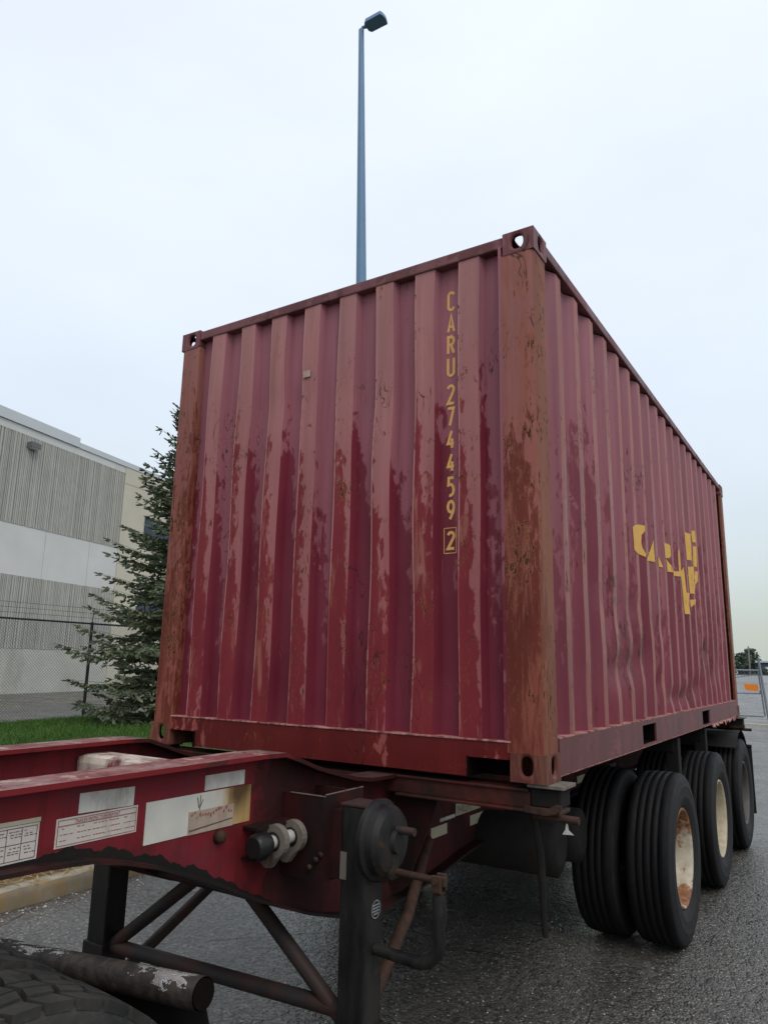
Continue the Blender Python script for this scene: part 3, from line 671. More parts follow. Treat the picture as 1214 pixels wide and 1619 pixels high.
def casting(sx, back, top):
    mb = MB(); w, d, h = .162, .178, .118
    X = W2*sx; dx = -sx; Y = L if back else 0.0; dy = -1 if back else 1; Z = HB+(H-h if top else 0)
    X0 = X; dep = .014
    hz, hy = (.055, .052)
    # end face
    plate_hole(mb, (X, Y, Z), (dx, 0, 0), (0, 0, 1), w, h, .088, .062 if top else .066, .030 if top else .026, .036 if top else .040, (0, -dy, 0), dep)
    # inner end
    mb.add([(X, Y+dy*d, Z), (X+dx*w, Y+dy*d, Z), (X+dx*w, Y+dy*d, Z+h), (X, Y+dy*d, Z+h)], [(0, 1, 2, 3)])
    # side face
    plate_hole(mb, (X, Y, Z), (0, dy, 0), (0, 0, 1), d, h, .100, .066, .030, .038, (sx, 0, 0), dep)
    mb.add([(X+dx*w, Y, Z), (X+dx*w, Y+dy*d, Z), (X+dx*w, Y+dy*d, Z+h), (X+dx*w, Y, Z+h)], [(0, 1, 2, 3)])
    # top and bottom
    zt, zb = Z+h, Z
    if top:
        plate_hole(mb, (X, Y, zt), (dx, 0, 0), (0, dy, 0), w, d, .088, .095, .034, .062, (0, 0, 1), dep)
        mb.add([(X, Y, zb), (X+dx*w, Y, zb), (X+dx*w, Y+dy*d, zb), (X, Y+dy*d, zb)], [(0, 1, 2, 3)])
    else:
        plate_hole(mb, (X, Y, zb), (dx, 0, 0), (0, dy, 0), w, d, .081, .090, .032, .062, (0, 0, -1), dep)
        mb.add([(X, Y, zt), (X+dx*w, Y, zt), (X+dx*w, Y+dy*d, zt), (X, Y+dy*d, zt)], [(0, 1, 2, 3)])
    return mb.build('corner_casting', 'castt' if top else 'cast', ct, bevel=.030 if top else .014)
for sx in (-1, 1):
    for back in (0, 1):
        for top in (0, 1): casting(sx, back, top)
# registration number, one character per part ----------------------
def arc(cx, cy, rx, ry, a0, a1, n=10):
    return [(cx+rx*math.cos(R(a0+(a1-a0)*i/n)), cy+ry*math.sin(R(a0+(a1-a0)*i/n))) for i in range(n+1)]
GL = {
 'C': [arc(.2, .8, .2, .2, 15, 180)+arc(.2, .2, .2, .2, 180, 345)],
 'A': [[(0, 0), (.2, 1), (.4, 0)], [(.07, .30), (.33, .30)]],
 'R': [[(0, 0), (0, 1), (.18, 1)]+arc(.18, .76, .21, .24, 90, -90)+[(0, .52)], [(.19, .52), (.4, 0)]],
 'U': [[(0, 1)]+arc(.2, .2, .2, .2, 180, 360)+[(.4, 1)]],
 '2': [arc(.2, .78, .2, .22, 165, -28)+[(0, 0), (.42, 0)]],
 '7': [[(0, 1), (.4, 1), (.14, 0)]],
 '4': [[(.27, 1), (0, .26), (.42, .26)], [(.29, .55), (.29, 0)]],
 '5': [[(.39, 1), (.06, 1), (.04, .60)]+arc(.17, .33, .22, .31, 118, -112)],
 '9': [arc(.2, .70, .2, .30, 0, 360, 20), [(.4, .66), (.36, .42), (.14, 0)]],
}
def stroke(mb, pts, t, fn, thick=.0016):
    """ribbon of width t along 2-D points; fn maps (u, v, lift) to space"""
    P = [Vector(p) for p in pts]; n = len(P); Lf = []; Rg = []
    for i in range(n):
        a = (P[i]-P[i-1]).normalized() if i else None; b = (P[i+1]-P[i]).normalized() if i < n-1 else None
        if a is None: a = b
        if b is None: b = a
        na, nb = Vector((-a.y, a.x)), Vector((-b.y, b.x)); m = (na+nb)
        m = m.normalized() if m.length > 1e-6 else na
        k = t/2/max(.45, m.dot(na)); Lf.append(P[i]+m*k); Rg.append(P[i]-m*k)
    vs = [fn(q.x, q.y, thick) for q in Lf]+[fn(q.x, q.y, thick) for q in Rg]
    mb.add(vs, [(i, i+1, n+i+1, n+i) for i in range(n-1)])
CODE = [('C', 2.397, 2.285), ('A', 2.270, 2.162), ('R', 2.148, 2.042), ('U', 2.029, 1.920), ('2', 1.879, 1.770), ('7', 1.758, 1.653), ('4', 1.638, 1.535),
        ('4', 1.518, 1.417), ('5', 1.396, 1.290), ('9', 1.277, 1.173), ('2', 1.122, 1.028)]
LX0, LWD = 0.719, 0.047
for ch, zt, zb in CODE:
    mb = MB(); hgt = zt-zb; t = .0145
    def fn(u, v, lift): 
        x = LX0+(u/.4)*(LWD-t)+t/2; z = HB+zb+t/2+v*(hgt-t)
        return (x, front_y(x, z, 1)-lift, z)
    for st in GL[ch]:
        stroke(mb, [(u, v) for u, v in st], .0001, fn) if False else None
        # strokes are built in metres so that they keep an even width
        pts = [((u/.4)*(LWD-t)+t/2, t/2+v*(hgt-t)) for u, v in st]
        stroke(mb, pts, t, lambda u, v, lift, zb=zb: (LX0+u, front_y(LX0+u, HB+zb+v, 1)-lift, HB+zb+v))
    mb.build('letter' if ch.isalpha() else 'digit', 'letter', ct)
mb = MB()
for (u0, v0, u1, v1) in ((.705, 1.137, .771, 1.137), (.705, 1.013, .771, 1.013), (.705, 1.013, .705, 1.137), (.771, 1.013, .771, 1.137)):
    stroke(mb, [(u0, v0), (u1, v1)], .0035, lambda u, v, lift: (u, front_y(u, HB+v, 1)-lift, HB+v))
mb.build('check_digit_frame', 'letter', ct)
# weld seam down one recess, and a horizontal impact crease
mb = MB()
for i in range(30):
    z0 = Zb+.01+(Zt-Zb-.02)*i/30; z1 = Zb+.01+(Zt-Zb-.02)*(i+1)/30
    mb.add([(xx, front_y(xx, z, 1)-.0022, z) for xx, z in ((.012, z0), (.0155, z0), (.0155, z1), (.012, z1))], [(0, 1, 2, 3)])
mb.build('weld_seam', 'wall', ct)
# sticker remnant
MB().box((-.185, .008, HB+2.085), (-.135, .0105, HB+2.125)).build('sticker_remnant', 'label2', ct)
# logo painted over the corrugation --------------------------------
def clip(poly, ax, lim, keep_ge):
    o = []
    for i in range(len(poly)):
        a, b = poly[i-1], poly[i]; ia = (a[ax] >= lim) == keep_ge or a[ax] == lim; ib = (b[ax] >= lim) == keep_ge or b[ax] == lim
        if ia != ib:
            t = (lim-a[ax])/(b[ax]-a[ax]); o.append((a[0]+(b[0]-a[0])*t, a[1]+(b[1]-a[1])*t))
        if ib: o.append(b)
    return o
LOGO = [[(1.79, 1.395), (1.805, 1.411), (2.043, 1.46), (2.094, 1.457), (2.095, 1.421), (2.062, 1.387), (2.056, 1.334), (2.066, 1.294), (2.093, 1.262), (2.088, 1.237), (2.034, 1.25), (1.866, 1.228), (1.816, 1.23), (1.795, 1.242)],
 [(2.369, 1.398), (2.374, 1.24), (2.325, 1.241), (2.094, 1.213), (2.106, 1.23), (2.165, 1.273), (2.326, 1.303)],
 [(2.449, 1.299), (2.458, 1.295), (2.616, 1.313), (2.656, 1.236), (2.622, 1.236), (2.452, 1.215)],
 [(2.684, 1.427), (2.925, 1.458), (2.949, 1.443), (2.951, 1.362), (2.933, 1.345), (2.702, 1.311)],
 [(2.728, 1.307), (2.745, 1.305), (2.908, 1.323), (2.952, 1.281), (2.964, 1.233), (2.913, 1.234), (2.744, 1.213)],
 [(2.967, 1.244), (3.235, 1.274), (3.242, 1.453), (3.272, 1.454), (3.286, 1.277), (3.305, 1.285), (3.485, 1.313), (3.509, 1.344), (3.522, 1.128), (3.538, 1.126), (3.609, 1.13), (3.539, 1.027), (3.58, 0.945), (3.486, 0.945), (3.486, 0.99), (3.322, 0.983), (3.273, 1.233), (3.194, 1.232), (2.971, 1.207)],
 [(3.559, 1.652), (3.778, 1.686), (3.821, 1.68), (3.838, 1.68), (3.827, 1.438), (3.778, 1.439), (3.584, 1.413)],
 [(3.89, 1.721), (4.108, 1.757), (4.11, 1.643), (4.067, 1.644), (4.063, 1.708), (3.897, 1.687)],
 [(4.067, 1.602), (4.111, 1.61), (4.104, 1.413), (4.07, 1.415), (3.886, 1.393), (3.898, 1.47), (4.065, 1.501)],
 [(3.601, 1.361), (3.865, 1.387), (4.066, 1.413), (4.063, 1.383), (3.898, 1.355), (3.886, 1.291), (3.894, 1.278), (4.063, 1.29), (4.069, 1.241), (4.065, 1.219), (3.897, 1.195), (3.863, 1.144), (3.778, 1.143), (3.774, 1.296), (3.609, 1.283)],
 [(4.072, 1.374), (4.11, 1.373), (4.101, 1.282), (4.063, 1.244), (3.896, 1.233), (3.871, 1.268), (3.897, 1.308), (4.065, 1.335)],
 [(3.606, 1.069), (3.892, 1.1), (3.858, 1.059), (3.827, 1.053), (3.776, 1.02), (3.773, 1.062), (3.609, 1.055)]]
rowz = [.178+(H-.075-.178)*i/90 for i in range(91)]
def dep_at(yv):
    for (a, da, m), (b, db, m_) in zip(sprof, sprof[1:]):
        if a <= yv <= b: return da+(db-da)*(yv-a)/(b-a)
    return 1
def logo_strip(poly, mb):
    for (a, da, m), (b, db, m_) in zip(sprof, sprof[1:]):
        q = clip(clip(poly, 0, a, True), 0, b, False)
        if len(q) < 3: continue
        for z0, z1 in zip(rowz, rowz[1:]):
            r = clip(clip(q, 1, z0, True), 1, z1, False)
            if len(r) < 3: continue
            vs = []
            for yv, h in r:
                d = da+(db-da)*(yv-a)/(b-a); p = side_pt(yv, HB+h, d); vs.append((p[0]+.0035, p[1]-(.002 if db < da else -.002 if db > da else 0), p[2]))
            mb.add(vs, [tuple(range(len(vs)))])
for poly in LOGO:
    mb = MB(); logo_strip(poly, mb); mb.build('painted_letter', 'yellow', ct)

# ================================================================== CHASSIS
ch = thing('container_chassis', 'red three axle container chassis trailer with gooseneck and landing gear', 'trailer', (0, 2.0, 0))
TOP = [(-4.6, 1.45), (-.90, 1.452), (-.78, 1.448), (-.68, 1.416), (-.59, 1.384), (-.50, 1.358), (-.415, 1.336), (-.30, 1.308), (-.17, 1.289), (0, 1.284), (1, 1.284), (2.5, 1.284), (4.2, 1.284), (6.1, 1.284)]
BOT = [(-4.6, 1.235), (-1.885, 1.231), (-1.75, 1.226), (-1.61, 1.215), (-1.49, 1.187), (-1.37, 1.151), (-1.23, 1.098), (-1.085, 1.038), (-.955, .975), (-.85, .928), (-.742, .885), (-.6, .83), (-.415, .772), (-.2, .725), (0, .712), (.2, .712), (.453, .733), (.817, .783), (1.34, .827), (2.12, .845), (3, .85), (6.1, .85)]
def interp(P, yv):
    for (a, za), (b, zb) in zip(P, P[1:]):
        if a <= yv <= b: return za+(zb-za)*(yv-a)/(b-a)
    return P[-1][1]
ysr = sorted(set([p[0] for p in TOP]+[p[0] for p in BOT]))
for s in (-1, 1):
    def sheet(mb, P, xa, xb, t, up, mi=(0, 1)):
        """flange following a side profile"""
        n = len(P); vs = []
        for (yv, z) in P:
            vs += [(s*xa, yv, z), (s*xb, yv, z), (s*xb, yv, z-t*up), (s*xa, yv, z-t*up)]
        fs = []; ml = []
        for i in range(n-1):
            for j in range(4):
                fs.append((i*4+j, i*4+(j+1) % 4, (i+1)*4+(j+1) % 4, (i+1)*4+j)); ml.append(mi[0] if j == 0 else mi[1])
        fs += [(0, 1, 2, 3), ((n-1)*4+3, (n-1)*4+2, (n-1)*4+1, (n-1)*4)]; ml += [mi[1], mi[1]]
        mb.add(vs, fs, ml)
    rl = MB(); n = len(ysr); vs = []
    for yv in ysr:
        zt, zb = interp(TOP, yv)-.016, interp(BOT, yv)+.010
        vs += [(s*.400, yv, zb), (s*.400, yv, zt), (s*.388, yv, zt), (s*.388, yv, zb)]
    fs = [(i*4+j, (i+1)*4+j, (i+1)*4+(j+1) % 4, i*4+(j+1) % 4) for i in range(n-1) for j in range(4)]
    rl.add(vs, fs); rail = rl.build('frame_rail', 'red', ch)
    mb = MB(); q2 = [yv for yv in [-1.95+.0125*k for k in range(97)]]; r5 = random.Random(9)
    vs = []
    for yv in q2:
        hh = (.006+.020*min(1, max(0, (yv+1.95)/.35))*min(1, max(.12, (-.72-yv)/.35)))*(1+.25*math.sin(yv*37)+.18*math.sin(yv*91+1)+.10*math.sin(yv*210))
        vs += [(s*.4014, yv, interp(BOT, yv)+.011), (s*.4014, yv, interp(BOT, yv)+.011+hh)]
    mb.add(vs, [(2*i, 2*i+2, 2*i+3, 2*i+1) for i in range(len(q2)-1)]); mb.build('caked_grime', 'under', rail)
    mb = MB(); sheet(mb, TOP, .318, .470, .016, 1); mb.build('top_flange', ['flange', 'redge'], rail)
    mb = MB(); sheet(mb, BOT, .318, .462, -.012, 1, (2, 2)); mb.build('bottom_flange', ['flange', 'redge', 'dirtyred'], rail)
def cross(y0, y1, z0, z1, mat='dirtyred', name='crossmember', bev=.012):
    return MB().bbox((-.387, y0, z0), (.387, y1, z1), bev).build(name, mat, ch)
cm = cross(-1.09, -.93, 1.235, 1.405, 'chip', bev=.03)
cross(-2.35, -2.2, 1.25, 1.412, 'chip', bev=.03)
cross(-3.6, -3.45, 1.25, 1.40); cross(-.68, -.54, .86, .98); cross(.9, 1.05, .95, 1.2); cross(1.9, 2.0, .95, 1.2); cross(3.4, 3.5, .95, 1.2); cross(5.3, 5.4, .95, 1.2)
MB().box((-.387, -1.5, 1.236), (.387, -1.1, 1.246)).build('neck_plate', 'dirtyred', ch)
# front end beam with kingpin plate, far forward
MB().bbox((-1.1, -4.75, 1.2), (1.1, -4.6, 1.42), .01).build('nose_beam', 'red', ch)
MB().box((-.387, -4.6, 1.215), (.387, -2.6, 1.228)).build('kingpin_plate', 'dirtyred', ch)
# bolsters ---------------------------------------------------------
def bolster(y0, y1, locks=True, xmax=1.13):
    mb = MB(); mb.bbox((-xmax, y0, 1.203), (xmax, y1, 1.272), .006)
    b = mb.build('bolster', 'bolst', ch)
    for s in (-1, 1):
        a, c = sorted((s*.47, s*(xmax-.004)))
        MB().bbox((a, y0-.018, 1.190), (c, y1+.01, 1.2035), .006).build('lower_flange', 'bolst', b); MB().bbox((a, y0-.012, 1.2715), (c, y1+.01, 1.284), .004).build('upper_flange', 'bolst', b)
    if locks:
        for s in (-1, 1):
            def q(a, c): return sorted((s*a, s*c))
            x0, x1 = q(1.131, 1.262); mb = MB(); mb.bbox((x0, y0+.004, 1.214), (x1, y1, 1.292), .008); lk = mb.build('twist_lock', 'under', b)
            x0, x1 = q(1.125, 1.285); MB().bbox((x0, y0-.02, 1.293), (x1, y1+.01, 1.3085), .003).build('lock_plate', 'lug', lk)
            x0, x1 = q(1.120, 1.275); mb = MB(); mb.bbox((x0, y0-.05, 1.196), (x1, y0+.09, 1.2135), .005)
            mb.prism([(s*1.13, 1.20), (s*1.13, 1.222), (s*1.225, 1.222), (s*1.262, 1.24), (s*1.285, 1.238), (s*1.285, 1.222), (s*1.262, 1.205), (s*1.22, 1.196)], 1, y0-.062, y0-.046); mb.build('lock_bracket', 'rustbr', lk)
            MB().tube([(s*1.15, y0-.02, 1.186), (s*1.345, y0-.02, 1.184)], .0155, 12).build('lock_handle', 'rustbr', lk)
    return b
fb = bolster(.035, .165); bolster(5.89, 6.02)
# worn handle tag (a bent scrap of light sheet)
mb = MB(); mb.add([(1.292, .012, 1.172), (1.298, .012, 1.172), (1.302, .013, 1.145), (1.322, .015, 1.128), (1.275, .010, 1.126), (1.288, .011, 1.146)], [(0, 1, 2, 5), (5, 2, 3, 4), (5, 2, 1, 0), (4, 3, 2, 5)]); mb.build('lock_tag', 'zinc', fb)
for yv in (2.86, 4.02):
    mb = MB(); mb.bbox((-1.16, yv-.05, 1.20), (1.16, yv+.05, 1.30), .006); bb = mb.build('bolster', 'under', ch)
    for s in (-1, 1):
        a, c = sorted((s*1.10, s*1.19)); MB().bbox((a, yv-.04, 1.02), (c, yv+.05, 1.299), .006).build('fender_strut', 'under', bb)
# gussets from the bolster down to the rail
for s in (-1, 1):
    mb = MB(); mb.prism([(s*.402, 1.189), (s*.66, 1.189), (s*.64, 1.12), (s*.50, .80), (s*.402, .78)], 1, .09, .105); mb.build('gusset', 'dirtyred', ch)
    # brown straps hanging from the bolster ends
    mb = MB(); mb.tube([(s*1.13, .06, 1.19), (s*1.15, .09, 1.02), (s*1.16, .10, .70)], [.014, .018, .014], 8)
    mb.build('hanging_strap', 'under', ch)
# landing gear -----------------------------------------------------
def landing_leg(s):
    def q(a, c): return sorted((s*a, s*c))
    x0, x1 = q(.651, .768)
    leg = MB().bbox((x0, -.66, .44), (x1, -.543, 1.262), .010).build('landing_leg', 'black', ch)
    a, c = q(.640, .779); MB().bbox((a, -.671, .42), (c, -.532, .52), .006).build('leg_collar', 'black', leg)
    a, c = q(.664, .755); MB().bbox((a, -.647, .26), (c, -.556, .4195), .006).build('inner_leg', 'brace', leg)
    a, c = q(.60, .82); MB().bbox((a, -.72, .235), (c, -.48, .2595), .006).build('foot', 'brace', leg)
    a, c = q(.646, .773); MB().bbox((a, -.665, 1.2625), (c, -.538, 1.272), .002).build('leg_cap', 'brace', leg)
    # box bracket between web and leg
    a, c = q(.402, .598); mb = MB(); mb.box((a, -.71, .995), (c, -.70, 1.292)); mb.box((a, -.50, .995), (c, -.49, 1.292))
    e, f = q(.598, .606); mb.box((e, -.712, .990), (f, -.45, 1.297)); a2, c2 = q(.402, .600); mb.box((a2, -.70, 1.20), (c2, -.50, 1.206))
    g_, h_ = q(.606, .650); mb.box((g_, -.655, 1.00), (h_, -.55, 1.24)); br = mb.build('leg_bracket', 'dirtyred', ch)
    a, c = q(.44, .607); mb = MB(); mb.box((a, -.713, 1.2925), (c, -.705, 1.2955)); e, f = q(.6005, .607); mb.box((e, -.70, 1.2975), (f, -.45, 1.3005)); mb.build('bracket_edge', 'lug', br)
    mb = MB()
    for z in (1.02, 1.05, 1.07): mb.lathe([(0, .0), (0, .011), (.010, .009), (.012, 0)], 1, (s*(.55+(z-1.02)), -.722, z+.02), 8)
    mb.build('bolt_head', 'rustbr', br)
    return leg
legR = landing_leg(1); legL = landing_leg(-1)
# gearbox pot on the near leg
gb = MB(); gb.lathe([(.769, 0), (.769, .140), (.790, .143), (.797, .136), (.802, .128), (.826, .124), (.845, .108), (.853, .085), (.856, .045), (.872, .040), (.876, 0)], 0, (0, -.60, 1.150), 40)
gbx = gb.build('gearbox', 'black', ch, sharp=30)
MB().bbox((.80, -.625, 1.02), (.86, -.575, 1.12), .012).build('gear_boss', 'black', gbx)
MB().tube([(.86, -.60, 1.192), (.935, -.60, 1.192)], .0145, 14).build('gear_shaft', 'brace', gbx)
mb = MB(); mb.lathe([(.768, 0), (.768, .05), (.81, .046), (.83, .03), (.86, .026)], 0, (0, -.60, 1.048), 16); mb.tube([(.85, -.60, 1.048), (1.035, -.60, 1.044)], .0125, 12); mb.build('crank_shaft', 'rustbr', gbx)
cj = MB(); cj.bbox((1.018, -.628, 1.010), (1.055, -.612, 1.066), .004); cj.bbox((1.018, -.588, 1.010), (1.055, -.572, 1.066), .004); cj.bbox((1.045, -.612, 1.030), (1.062, -.588, 1.060), .003); cj.tube([(1.035, -.634, 1.047), (1.035, -.566, 1.047)], .010, 10)
cj.bbox((1.020, -.618, .990), (1.052, -.582, 1.012), .004); cj.build('crank_joint', 'rustbr', gbx)
hp = [(1.036, -.60, 1.0), (1.040, -.60, .93)]+[(1.0-.045+.085*math.cos(R(a)), -.60, .85+.085*math.sin(R(a))) for a in (25, 0, -30, -60, -85)]+[(.90, -.60, .768), (.772, -.60, .775)]
MB().tube(hp, [.024, .026, .025, .024, .023, .023, .022, .021, .020], 12).build('crank_handle', 'black', gbx)
MB().box((.652, -.6645, 1.005), (.680, -.661, 1.10)).build('leg_tag', 'lug', legR)
bd = MB(); bd.lathe([(0, 0), (.0015, .0), (.0015, .033), (0, .034)], 0, (.769, -.594, .905), 28)
bdg = bd.build('maker_badge', 'knob', legR)
mb = MB(); n = 28
for k in range(n):
    a0, a1 = 2*math.pi*k/n, 2*math.pi*(k+1)/n
    mb.add([(.7712, -.594+r*math.cos(a)*.97, .905+r*math.sin(a)) for r, a in ((.028, a0), (.0315, a0), (.0315, a1), (.028, a1))], [(0, 1, 2, 3)])
for v in (.012, .002, -.008, -.018):
    hw = .022 if abs(v) < .013 else .016
    mb.add([(.7712, -.594-hw, .905+v), (.7712, -.594+hw, .905+v), (.7712, -.594+hw, .905+v+.005), (.7712, -.594-hw, .905+v+.005)], [(0, 1, 2, 3)])
mb.build('badge_print', 'badge', bdg)
# braces
br = MB(); br.tube([(-.655, -.60, .50), (.655, -.60, .545)], .031, 12); br.build('cross_brace', 'brace', ch)
for s in (-1, 1):
    MB().tube([(s*.645, -.60, .51), (s*.06, -.60, .93)], .029, 12).build('diagonal_brace', 'brace', ch)
    MB().tube([(s*.64, -.56, .37), (s*.56, .0, .70), (s*.45, .38, .93)], .027, 10).build('stay_brace', 'rustbr' if s > 0 else 'brace', ch)
# pull pins on the near web ----------------------------------------
pn = MB(); pn.tube([(.492, -.972, 1.145), (.492, -.965, 1.145), (.492, -.905, 1.145)], [.034, .043, .043], 24)
pin = pn.build('pull_pin', 'knob', ch); 
MB().tube([(.492, -.905, 1.145), (.492, -.69, 1.152)], .024, 16).build('pin_bar', 'zinc', pin)
MB().tube([(.492, -.69, 1.152), (.492, -.645, 1.153)], .034, 16).build('pin_cap', 'knob', pin)
def lugp(y0):
    mb = MB(); c = Vector((.492, 1.148)); poly = []
    for k in range(13):
        a = R(-70+k*17); poly.append((c.x+.058*math.cos(a), c.y+.058*math.sin(a)))
    poly += [(.402, 1.19), (.402, 1.10), (.455, 1.055), (.48, 1.055)]
    poly = [(p[0], p[1]) for p in poly]
    mb.prism(poly, 1, y0, y0+.028)
    return mb.build('pin_lug', 'lug', pin)
lugp(-.865); lugp(-.765)
for yv in (-.866, -.766):
    MB().lathe([(0, .020), (-.001, .034), (.002, .034)], 1, (.492, yv, 1.147), 20).build('bushing', 'under', pin)
mb = MB(); mb.box((.402, -.93, 1.19), (.47, -.715, 1.20)); mb.box((.402, -.93, 1.085), (.47, -.715, 1.095)); mb.build('pin_shelf', 'dirtyred', ch)
mb = MB(); mb.lathe([(0, .0), (.0, .026), (.022, .020), (.028, .008), (.028, 0)], 0, (.400, -1.052, 1.185), 9); mb.build('bolt_head', 'rustbr', ch)
# tape and labels on the near web (each at its own place) ----------
X = .4005
def patch(y0, y1, z0, z1, mat, name, lift=0.0, dz=0.0):
    return MB().add([(X+lift, y0, z0), (X+lift, y1, z0+dz), (X+lift, y1, z1+dz), (X+lift, y0, z1), (X-.0005, y0, z0), (X-.0005, y1, z0+dz), (X-.0005, y1, z1+dz), (X-.0005, y0, z1)],
                    [(0, 1, 2, 3), (0, 4, 5, 1), (1, 5, 6, 2), (2, 6, 7, 3), (3, 7, 4, 0)]).build(name, mat, ch)
patch(-1.630, -1.434, 1.346, 1.402, 'tape', 'reflector_tape', .0012, -.004)
patch(-1.133, -.935, 1.347, 1.397, 'tape', 'reflector_tape', .0012)
patch(-2.10, -1.98, 1.346, 1.402, 'tape', 'reflector_tape', .0012)
pl = patch(-1.383, -.898, 1.214, 1.342, 'rplate', 'white_label', .0015); pl['label'] = 'white label with rust running down its right end'
ov = patch(-1.200, -.986, 1.2125, 1.286, 'label2', 'faded_label', .0028)
mb = MB(); r2 = random.Random(5)
for k in range(16):
    yv = -1.19+k*.0125; z = 1.268+r2.uniform(-.010, .008); d = r2.uniform(.006, .013)
    mb.add([(X+.0036, yv, z), (X+.0036, yv+.008, z+r2.uniform(-.008, .008)), (X+.0036, yv+.008, z+d), (X+.0036, yv, z+d*.6)], [(0, 1, 2, 3)])
mb.build('handwriting', 'inkred', ov)
mb = MB(); mb.add([(X+.0034, -1.195, 1.222), (X+.0034, -.99, 1.236), (X+.0034, -.99, 1.240), (X+.0034, -1.195, 1.228)], [(0, 1, 2, 3)]); mb.build('printed_rule', 'ink', ov)
mb = MB()
for (a, b, c2, d) in ((-1.152, 1.276, -1.150, 1.345-.01), (-1.165, 1.330, -1.156, 1.295), (-1.138, 1.320, -1.150, 1.298)):
    mb.add([(X+.0024, a-.0018, b), (X+.0024, a+.0018, b), (X+.0024, c2+.0018, d), (X+.0024, c2-.0018, d)], [(0, 1, 2, 3)])
mb.build('pen_scribble', 'ink', pl)
def text_part(txt, size, y0, z0, mat, parent, lift, slope=0.0, sx=1.0):
    cu = bpy.data.curves.new('lettering', 'FONT'); cu.body = txt; cu.size = size; cu.resolution_u = 2
    tmp = bpy.data.objects.new('tmp_text', cu); C.objects.link(tmp); bpy.context.view_layer.update()
    me = bpy.data.meshes.new_from_object(tmp.evaluated_get(bpy.context.evaluated_depsgraph_get()))
    bpy.data.objects.remove(tmp, do_unlink=True)
    off = Vector((0, 0, 0)); q = parent
    while q is not None: off += q.location; q = q.parent
    for v in me.vertices: v.co = Vector((X+lift, y0+v.co.x*sx, z0+v.co.y+slope*v.co.x)) - off
    me.materials.append(MT[mat]); o = bpy.data.objects.new('lettering', me); C.objects.link(o); o.parent = parent; return o
def rules(y0, y1, z0, z1, cols, rows_, mat, parent, lift, t=.0014):
    mb = MB()
    for i in range(cols+1):
        a = y0+(y1-y0)*i/cols; mb.add([(X+lift, a-t/2, z0), (X+lift, a+t/2, z0), (X+lift, a+t/2, z1), (X+lift, a-t/2, z1)], [(0, 1, 2, 3)])
    for i in range(rows_+1):
        b = z0+(z1-z0)*i/rows_; mb.add([(X+lift+.0003, y0, b-t/2), (X+lift+.0003, y1, b-t/2), (X+lift+.0003, y1, b+t/2), (X+lift+.0003, y0, b+t/2)], [(0, 1, 2, 3)])
    mb.build('ruled_lines', mat, parent)
def small_print(cells, mat, parent, lift, seed):
    r = random.Random(seed); mb = MB()
    for (ya, yb, za, zb) in cells:
        z = zb-.004
        while z > za+.004:
            yv = ya+r.uniform(.003, .010)
            while yv < yb-.006:
                l = r.uniform(.003, .012); e = min(yv+l, yb-.003)
                mb.add([(X+lift, yv, z), (X+lift, e, z), (X+lift, e, z+.0022), (X+lift, yv, z+.0022)], [(0, 1, 2, 3)]); yv = e+r.uniform(.002, .005)
                if r.random() < .22: break
            z -= r.uniform(.0055, .009)
    mb.build('small_print', mat, parent, kind='stuff')
tl = patch(-1.698, -1.416, 1.2615, 1.3405, 'label', 'inspection_label', .0014); tl['label'] = 'white trailer inspection report label with red border'
rules(-1.692, -1.422, 1.267, 1.335, 1, 1, 'inkred', tl, .0022, .0018); rules(-1.690, -1.424, 1.3185, 1.3205, 1, 1, 'inkred', tl, .0022, .001)
text_part('TRAILER INSPECTION REPORT', .0135, -1.640, 1.3225, 'inkred', tl, .0026, 0, .86)
small_print([(-1.688+i*.054, -1.688+(i+1)*.054, 1.270+j*.016, 1.283+j*.016) for i in range(5) for j in range(3)], 'inkred', tl, .0024, 3)
ll = patch(-2.02, -1.750, 1.249, 1.343, 'label', 'grid_label', .0014); ll['label'] = 'white label with black grid of small print boxes'
patch(-2.02, -1.748, 1.3445, 1.356, 'tape2', 'tape_strip', .0016)
rules(-2.015, -1.757, 1.255, 1.337, 6, 2, 'ink', ll, .0022, .0018)
small_print([(-2.013+i*.043, -2.013+(i+1)*.043, 1.262+j*.041, 1.290+j*.041) for i in range(6) for j in range(2)], 'ink', ll, .0024, 4)
# further tape on the rail behind the bolster
patch(.50, .68, .904, .957, 'tape2', 'reflector_tape', .0012); patch(.966, 1.155, .896, .950, 'tape2', 'reflector_tape', .0012)
mt = patch(.785, 1.10, .975, 1.040, 'tape2', 'maker_label', .0012); patch(.60, .775, .972, .990, 'tape', 'tape_strip', .0014)
text_part('PHILLIPS', .058, .80, .984, 'ink', mt, .0022, 0, .86)
patch(.395, .42, 1.01, 1.15, 'tape2', 'reflector_tape', .0012)
patch(2.90, 3.10, .896, .950, 'tape2', 'reflector_tape', .0012); patch(3.84, 4.03, .896, .950, 'tape2', 'reflector_tape', .0012)
